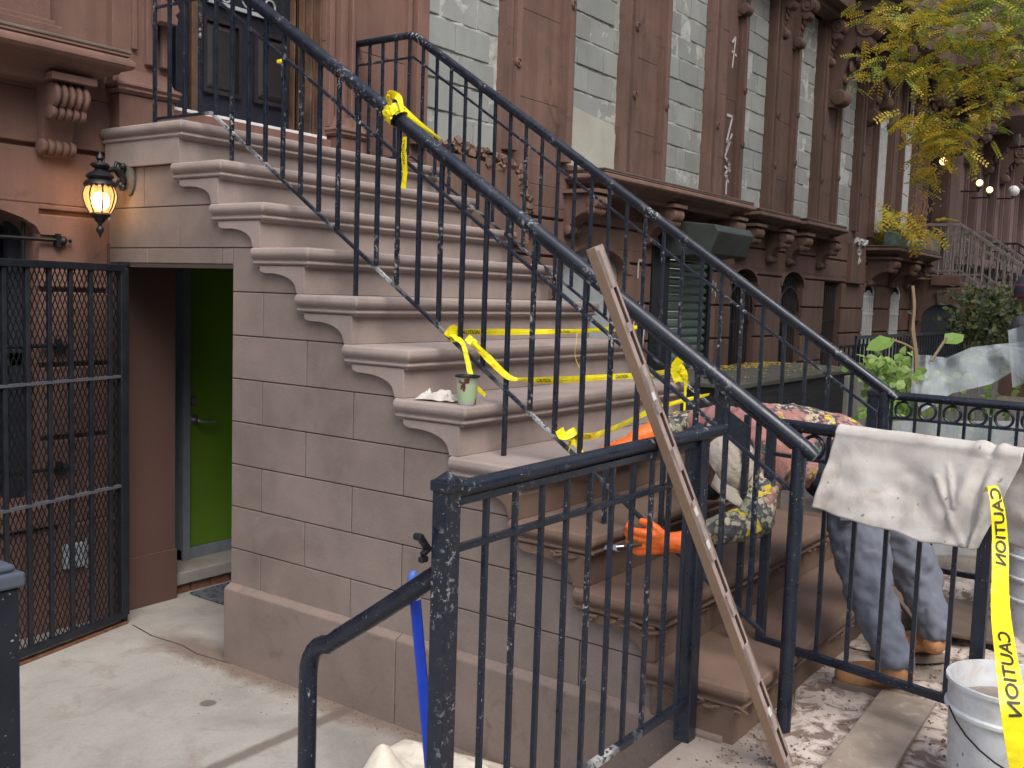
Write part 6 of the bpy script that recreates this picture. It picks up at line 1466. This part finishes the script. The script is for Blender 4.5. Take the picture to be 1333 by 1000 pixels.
def glove(wr, kn, side, palm_n, name='glove', cuff=0.10, curl=0.5):
    """wr wrist, kn middle knuckle; side = direction across the palm towards the thumb; palm_n = palm normal (fingers curl that way)"""
    wr = Vector(wr); kn = Vector(kn); d = (kn - wr).normalized(); s_ = Vector(side); s_ = (s_ - d * s_.dot(d)).normalized(); n_ = Vector(palm_n); n_ = (n_ - d * n_.dot(d) - s_ * n_.dot(s_)).normalized()
    L = (kn - wr).length; caps = [(wr - d * cuff, wr, 0.043, 0.031)]
    for k, o_ in enumerate((-0.033, -0.011, 0.011, 0.033)): caps.append((wr + s_ * o_ * 0.6 + d * 0.005, kn + s_ * o_ * 1.05 - d * 0.004 * abs(k - 1.5), 0.019, 0.0145))
    for k, (o_, fl) in enumerate(((-0.036, 0.055), (-0.0125, 0.068), (0.0125, 0.074), (0.036, 0.066))):
        p = kn + s_ * o_; a1 = curl * 0.7; a2 = curl * 1.7
        d1 = d * math.cos(a1) + n_ * math.sin(a1); d2 = d * math.cos(a2) + n_ * math.sin(a2); d3 = d * math.cos(a2 + 0.5) + n_ * math.sin(a2 + 0.5)
        q = p + d1 * fl * 0.5; r2 = q + d2 * fl * 0.32; t3 = r2 + d3 * fl * 0.26
        caps += [(p, q, 0.0125, 0.0115), (q, r2, 0.0115, 0.0105), (r2, t3, 0.0105, 0.0095)]
    tb = wr + s_ * 0.030 + d * 0.018; t1_ = tb + (s_ * 0.65 + d * 0.75 + n_ * 0.35).normalized() * 0.042; t2_ = t1_ + (d * 0.85 + n_ * 0.5 + s_ * 0.1).normalized() * 0.034
    caps += [(wr + s_ * 0.012, tb, 0.02, 0.0175), (tb, t1_, 0.0165, 0.0135), (t1_, t2_, 0.0135, 0.011)]
    return blob(name, caps, 0.0042, M['glove'], wk, 3, 0.004, 0.02)
glove(at(868, 706, 3.20), at(832, 706, 3.21), uu * 0.9 - f_ * 0.3, (-uu * 0.2 + f_ * 0.9), curl=0.75)
glove(at(826, 572, 3.66), at(795, 583, 3.60), -f_, -uu, curl=0.3)
# cap
def capcap():
    c = head - up_h * 0.028; ax = -up_h; fw = facd
    # the crown points up-right, brim hangs towards the lower left
    ax = (uu * 0.55 + rr * 0.35 - f_ * 0.45).normalized(); fw = (-uu * 0.95 - rr * 0.15 - f_ * 0.15); fw = (fw - ax * fw.dot(ax)).normalized(); sd = ax.cross(fw)
    c = at(949, 606, 3.42); b = MB(); vs = []; n = 20; m = 7
    for i in range(m + 1):
        a = PI / 2 * i / m
        for j in range(n):
            t_ = 2 * PI * j / n; r = 0.098 * math.cos(a) + 0.001; vs.append(c + fw * math.cos(t_) * r * 1.10 + sd * math.sin(t_) * r * 0.95 + ax * (0.105 * math.sin(a)))
    fs = [(i * n + j, i * n + (j + 1) % n, (i + 1) * n + (j + 1) % n, (i + 1) * n + j) for i in range(m) for j in range(n)] + [tuple(m * n + j for j in range(n))]
    b.add(vs, fs); o = obj('cap', b, M['capm'], wk, smooth=True, ang=180); s = o.modifiers.new('t', 'SOLIDIFY'); s.thickness = 0.003
    tx = bpy.data.textures.new('capfold', 'CLOUDS'); tx.noise_scale = 0.05; sb = o.modifiers.new('s', 'SUBSURF'); sb.levels = sb.render_levels = 2; d = o.modifiers.new('d', 'DISPLACE'); d.texture = tx; d.strength = 0.016; d.texture_coords = 'LOCAL'
    b = MB(); vs = []; k = 10
    for i in range(k + 1):
        t_ = -1.05 + 2.1 * i / k; e = c + fw * math.cos(t_) * 0.106 + sd * math.sin(t_) * 0.092
        for l in range(5):
            u = l / 4; vs.append(e + fw * 0.075 * u * math.cos(t_ * 1.1) + sd * 0.012 * u * math.sin(t_) + ax * (-0.012 * u - 0.020 * u * (abs(t_) ** 2)))
    fs = [(i * 5 + l, (i + 1) * 5 + l, (i + 1) * 5 + l + 1, i * 5 + l + 1) for i in range(k) for l in range(4)]
    b.add(vs, fs); o2 = obj('brim', b, M['capm'], o, smooth=True, ang=180); s = o2.modifiers.new('t', 'SOLIDIFY'); s.thickness = 0.004
capcap()
# trowel in the lower glove
tw = empty('trowel', at(806, 712, 3.20), 'small steel trowel held in the lower orange glove against the step edge', 'trowel')
b = MB(); b.tube([at(835, 708, 3.205), at(812, 711, 3.20)], 0.009, 8); obj('grip', b, M['bark'], tw, smooth=True)
b = MB(); b.tube([at(812, 711, 3.20), at(802, 712, 3.20)], 0.004, 6); q = [at(803, 709, 3.21), at(803, 716, 3.19), at(786, 714, 3.195), at(788, 710, 3.21)]; b.add(q + [p + Vector((0, 0, -0.002)) for p in q], [(0, 1, 2, 3), (7, 6, 5, 4), (0, 1, 5, 4), (1, 2, 6, 5), (2, 3, 7, 6), (3, 0, 4, 7)]); obj('blade', b, M['steel'], tw)
# second person, mostly beyond the right edge
p2 = empty('person', (3.1, -3.05, 0), 'second person in a dark striped beanie, almost wholly beyond the photo edge', 'person')
D2 = 5.4; hd = at(1347, 382, D2)
fx = lambda x, y, d=D2: at(x, y, d)
gz = 0.0; foot = Vector((hd.x + 0.05, hd.y - 0.08, 0)); L1 = foot + rr * 0.14; L2 = foot - rr * 0.04
rh = Vector((rr.x, rr.y, 0)).normalized(); base = Vector((hd.x, hd.y, 0)) + rh * 0.16
hip = base + Vector((0, 0, 0.82)); chs = base + Vector((0, 0, 1.22)) - rh * 0.06; nk = hd + Vector((0, 0, -0.14)) + rh * 0.02
a1 = base + rh * 0.12 + Vector((0, 0, 0.08)); a2 = base - rh * 0.06 + Vector((0, 0, 0.08)) 
blob('body', [(nk, hd, 0.05, 0.085), (hd, hd - Vector((0, 0, 0.05)), 0.088, 0.065), (hd - rh * 0.085 - Vector((0, 0, 0.02)), hd - rh * 0.10 - Vector((0, 0, 0.035)), 0.014, 0.014), (nk, chs, 0.055, 0.09), (chs, hip, 0.09, 0.1), (hip, a1, 0.08, 0.04), (hip, a2, 0.08, 0.04)], 0.012, M['skin'], p2)
blob('jacket', [(chs, hip, 0.15, 0.14), (chs, chs - rh * 0.14 + Vector((0, 0, 0.02)), 0.10, 0.07), (chs, chs + rh * 0.16, 0.10, 0.07), (chs - rh * 0.15, base - rh * 0.12 + Vector((0, 0, 0.90)), 0.062, 0.05), (base - rh * 0.12 + Vector((0, 0, 0.90)), base - rh * 0.125 + Vector((0, 0, 0.66)), 0.05, 0.042), (chs + rh * 0.16, base + rh * 0.2 + Vector((0, 0, 0.8)), 0.062, 0.045)], 0.012, plain('dark_jacket', (0.05, 0.055, 0.065), 0.8), p2, 5, 0.02, 0.06)
blob('trousers', [(hip, hip, 0.13, 0.13), (hip, a1, 0.11, 0.06), (hip, a2, 0.11, 0.06)], 0.012, M['navy'], p2, 5, 0.02, 0.06)
for a in (a1, a2): blob('shoe', [(a + Vector((0, 0, -0.03)), a + Vector((-0.15, 0.02, -0.04)), 0.045, 0.036)], 0.008, M['hair'], p2)
h0 = base - rh * 0.125 + Vector((0, 0, 0.62)); hc = [(h0 + Vector((0, 0, 0.05)), h0, 0.028, 0.035)]
for k in range(4): hc.append((h0 + f_ * (k - 1.5) * 0.02, h0 + f_ * (k - 1.5) * 0.022 + Vector((0.01, 0, -0.07 - 0.006 * (k in (1, 2)))), 0.011, 0.008))
hc.append((h0 - rh * 0.02 + f_ * 0.02, h0 - rh * 0.03 + f_ * 0.035 + Vector((0, 0, -0.04)), 0.012, 0.009)); blob('glove', hc, 0.004, M['glove'], p2, 3)
bm2 = NT('striped_beanie'); X = bm2.xyz(); wv2 = bm2.ramp(bm2.math('FRACT', bm2.math('MULTIPLY', X[2], 17)), [(0.0, (0.03, 0.03, 0.04)), (0.70, (0.03, 0.03, 0.04)), (0.74, (0.25, 0.03, 0.09)), (0.95, (0.05, 0.04, 0.05))]); bm2.out(wv2, 0.9)
b = MB(); b.lathe([(0.101, -0.03), (0.104, 0.0), (0.100, 0.04), (0.085, 0.08), (0.05, 0.108), (0.001, 0.118)], hd, 20); obj('beanie', b, bm2.m, p2, smooth=True, ang=180)
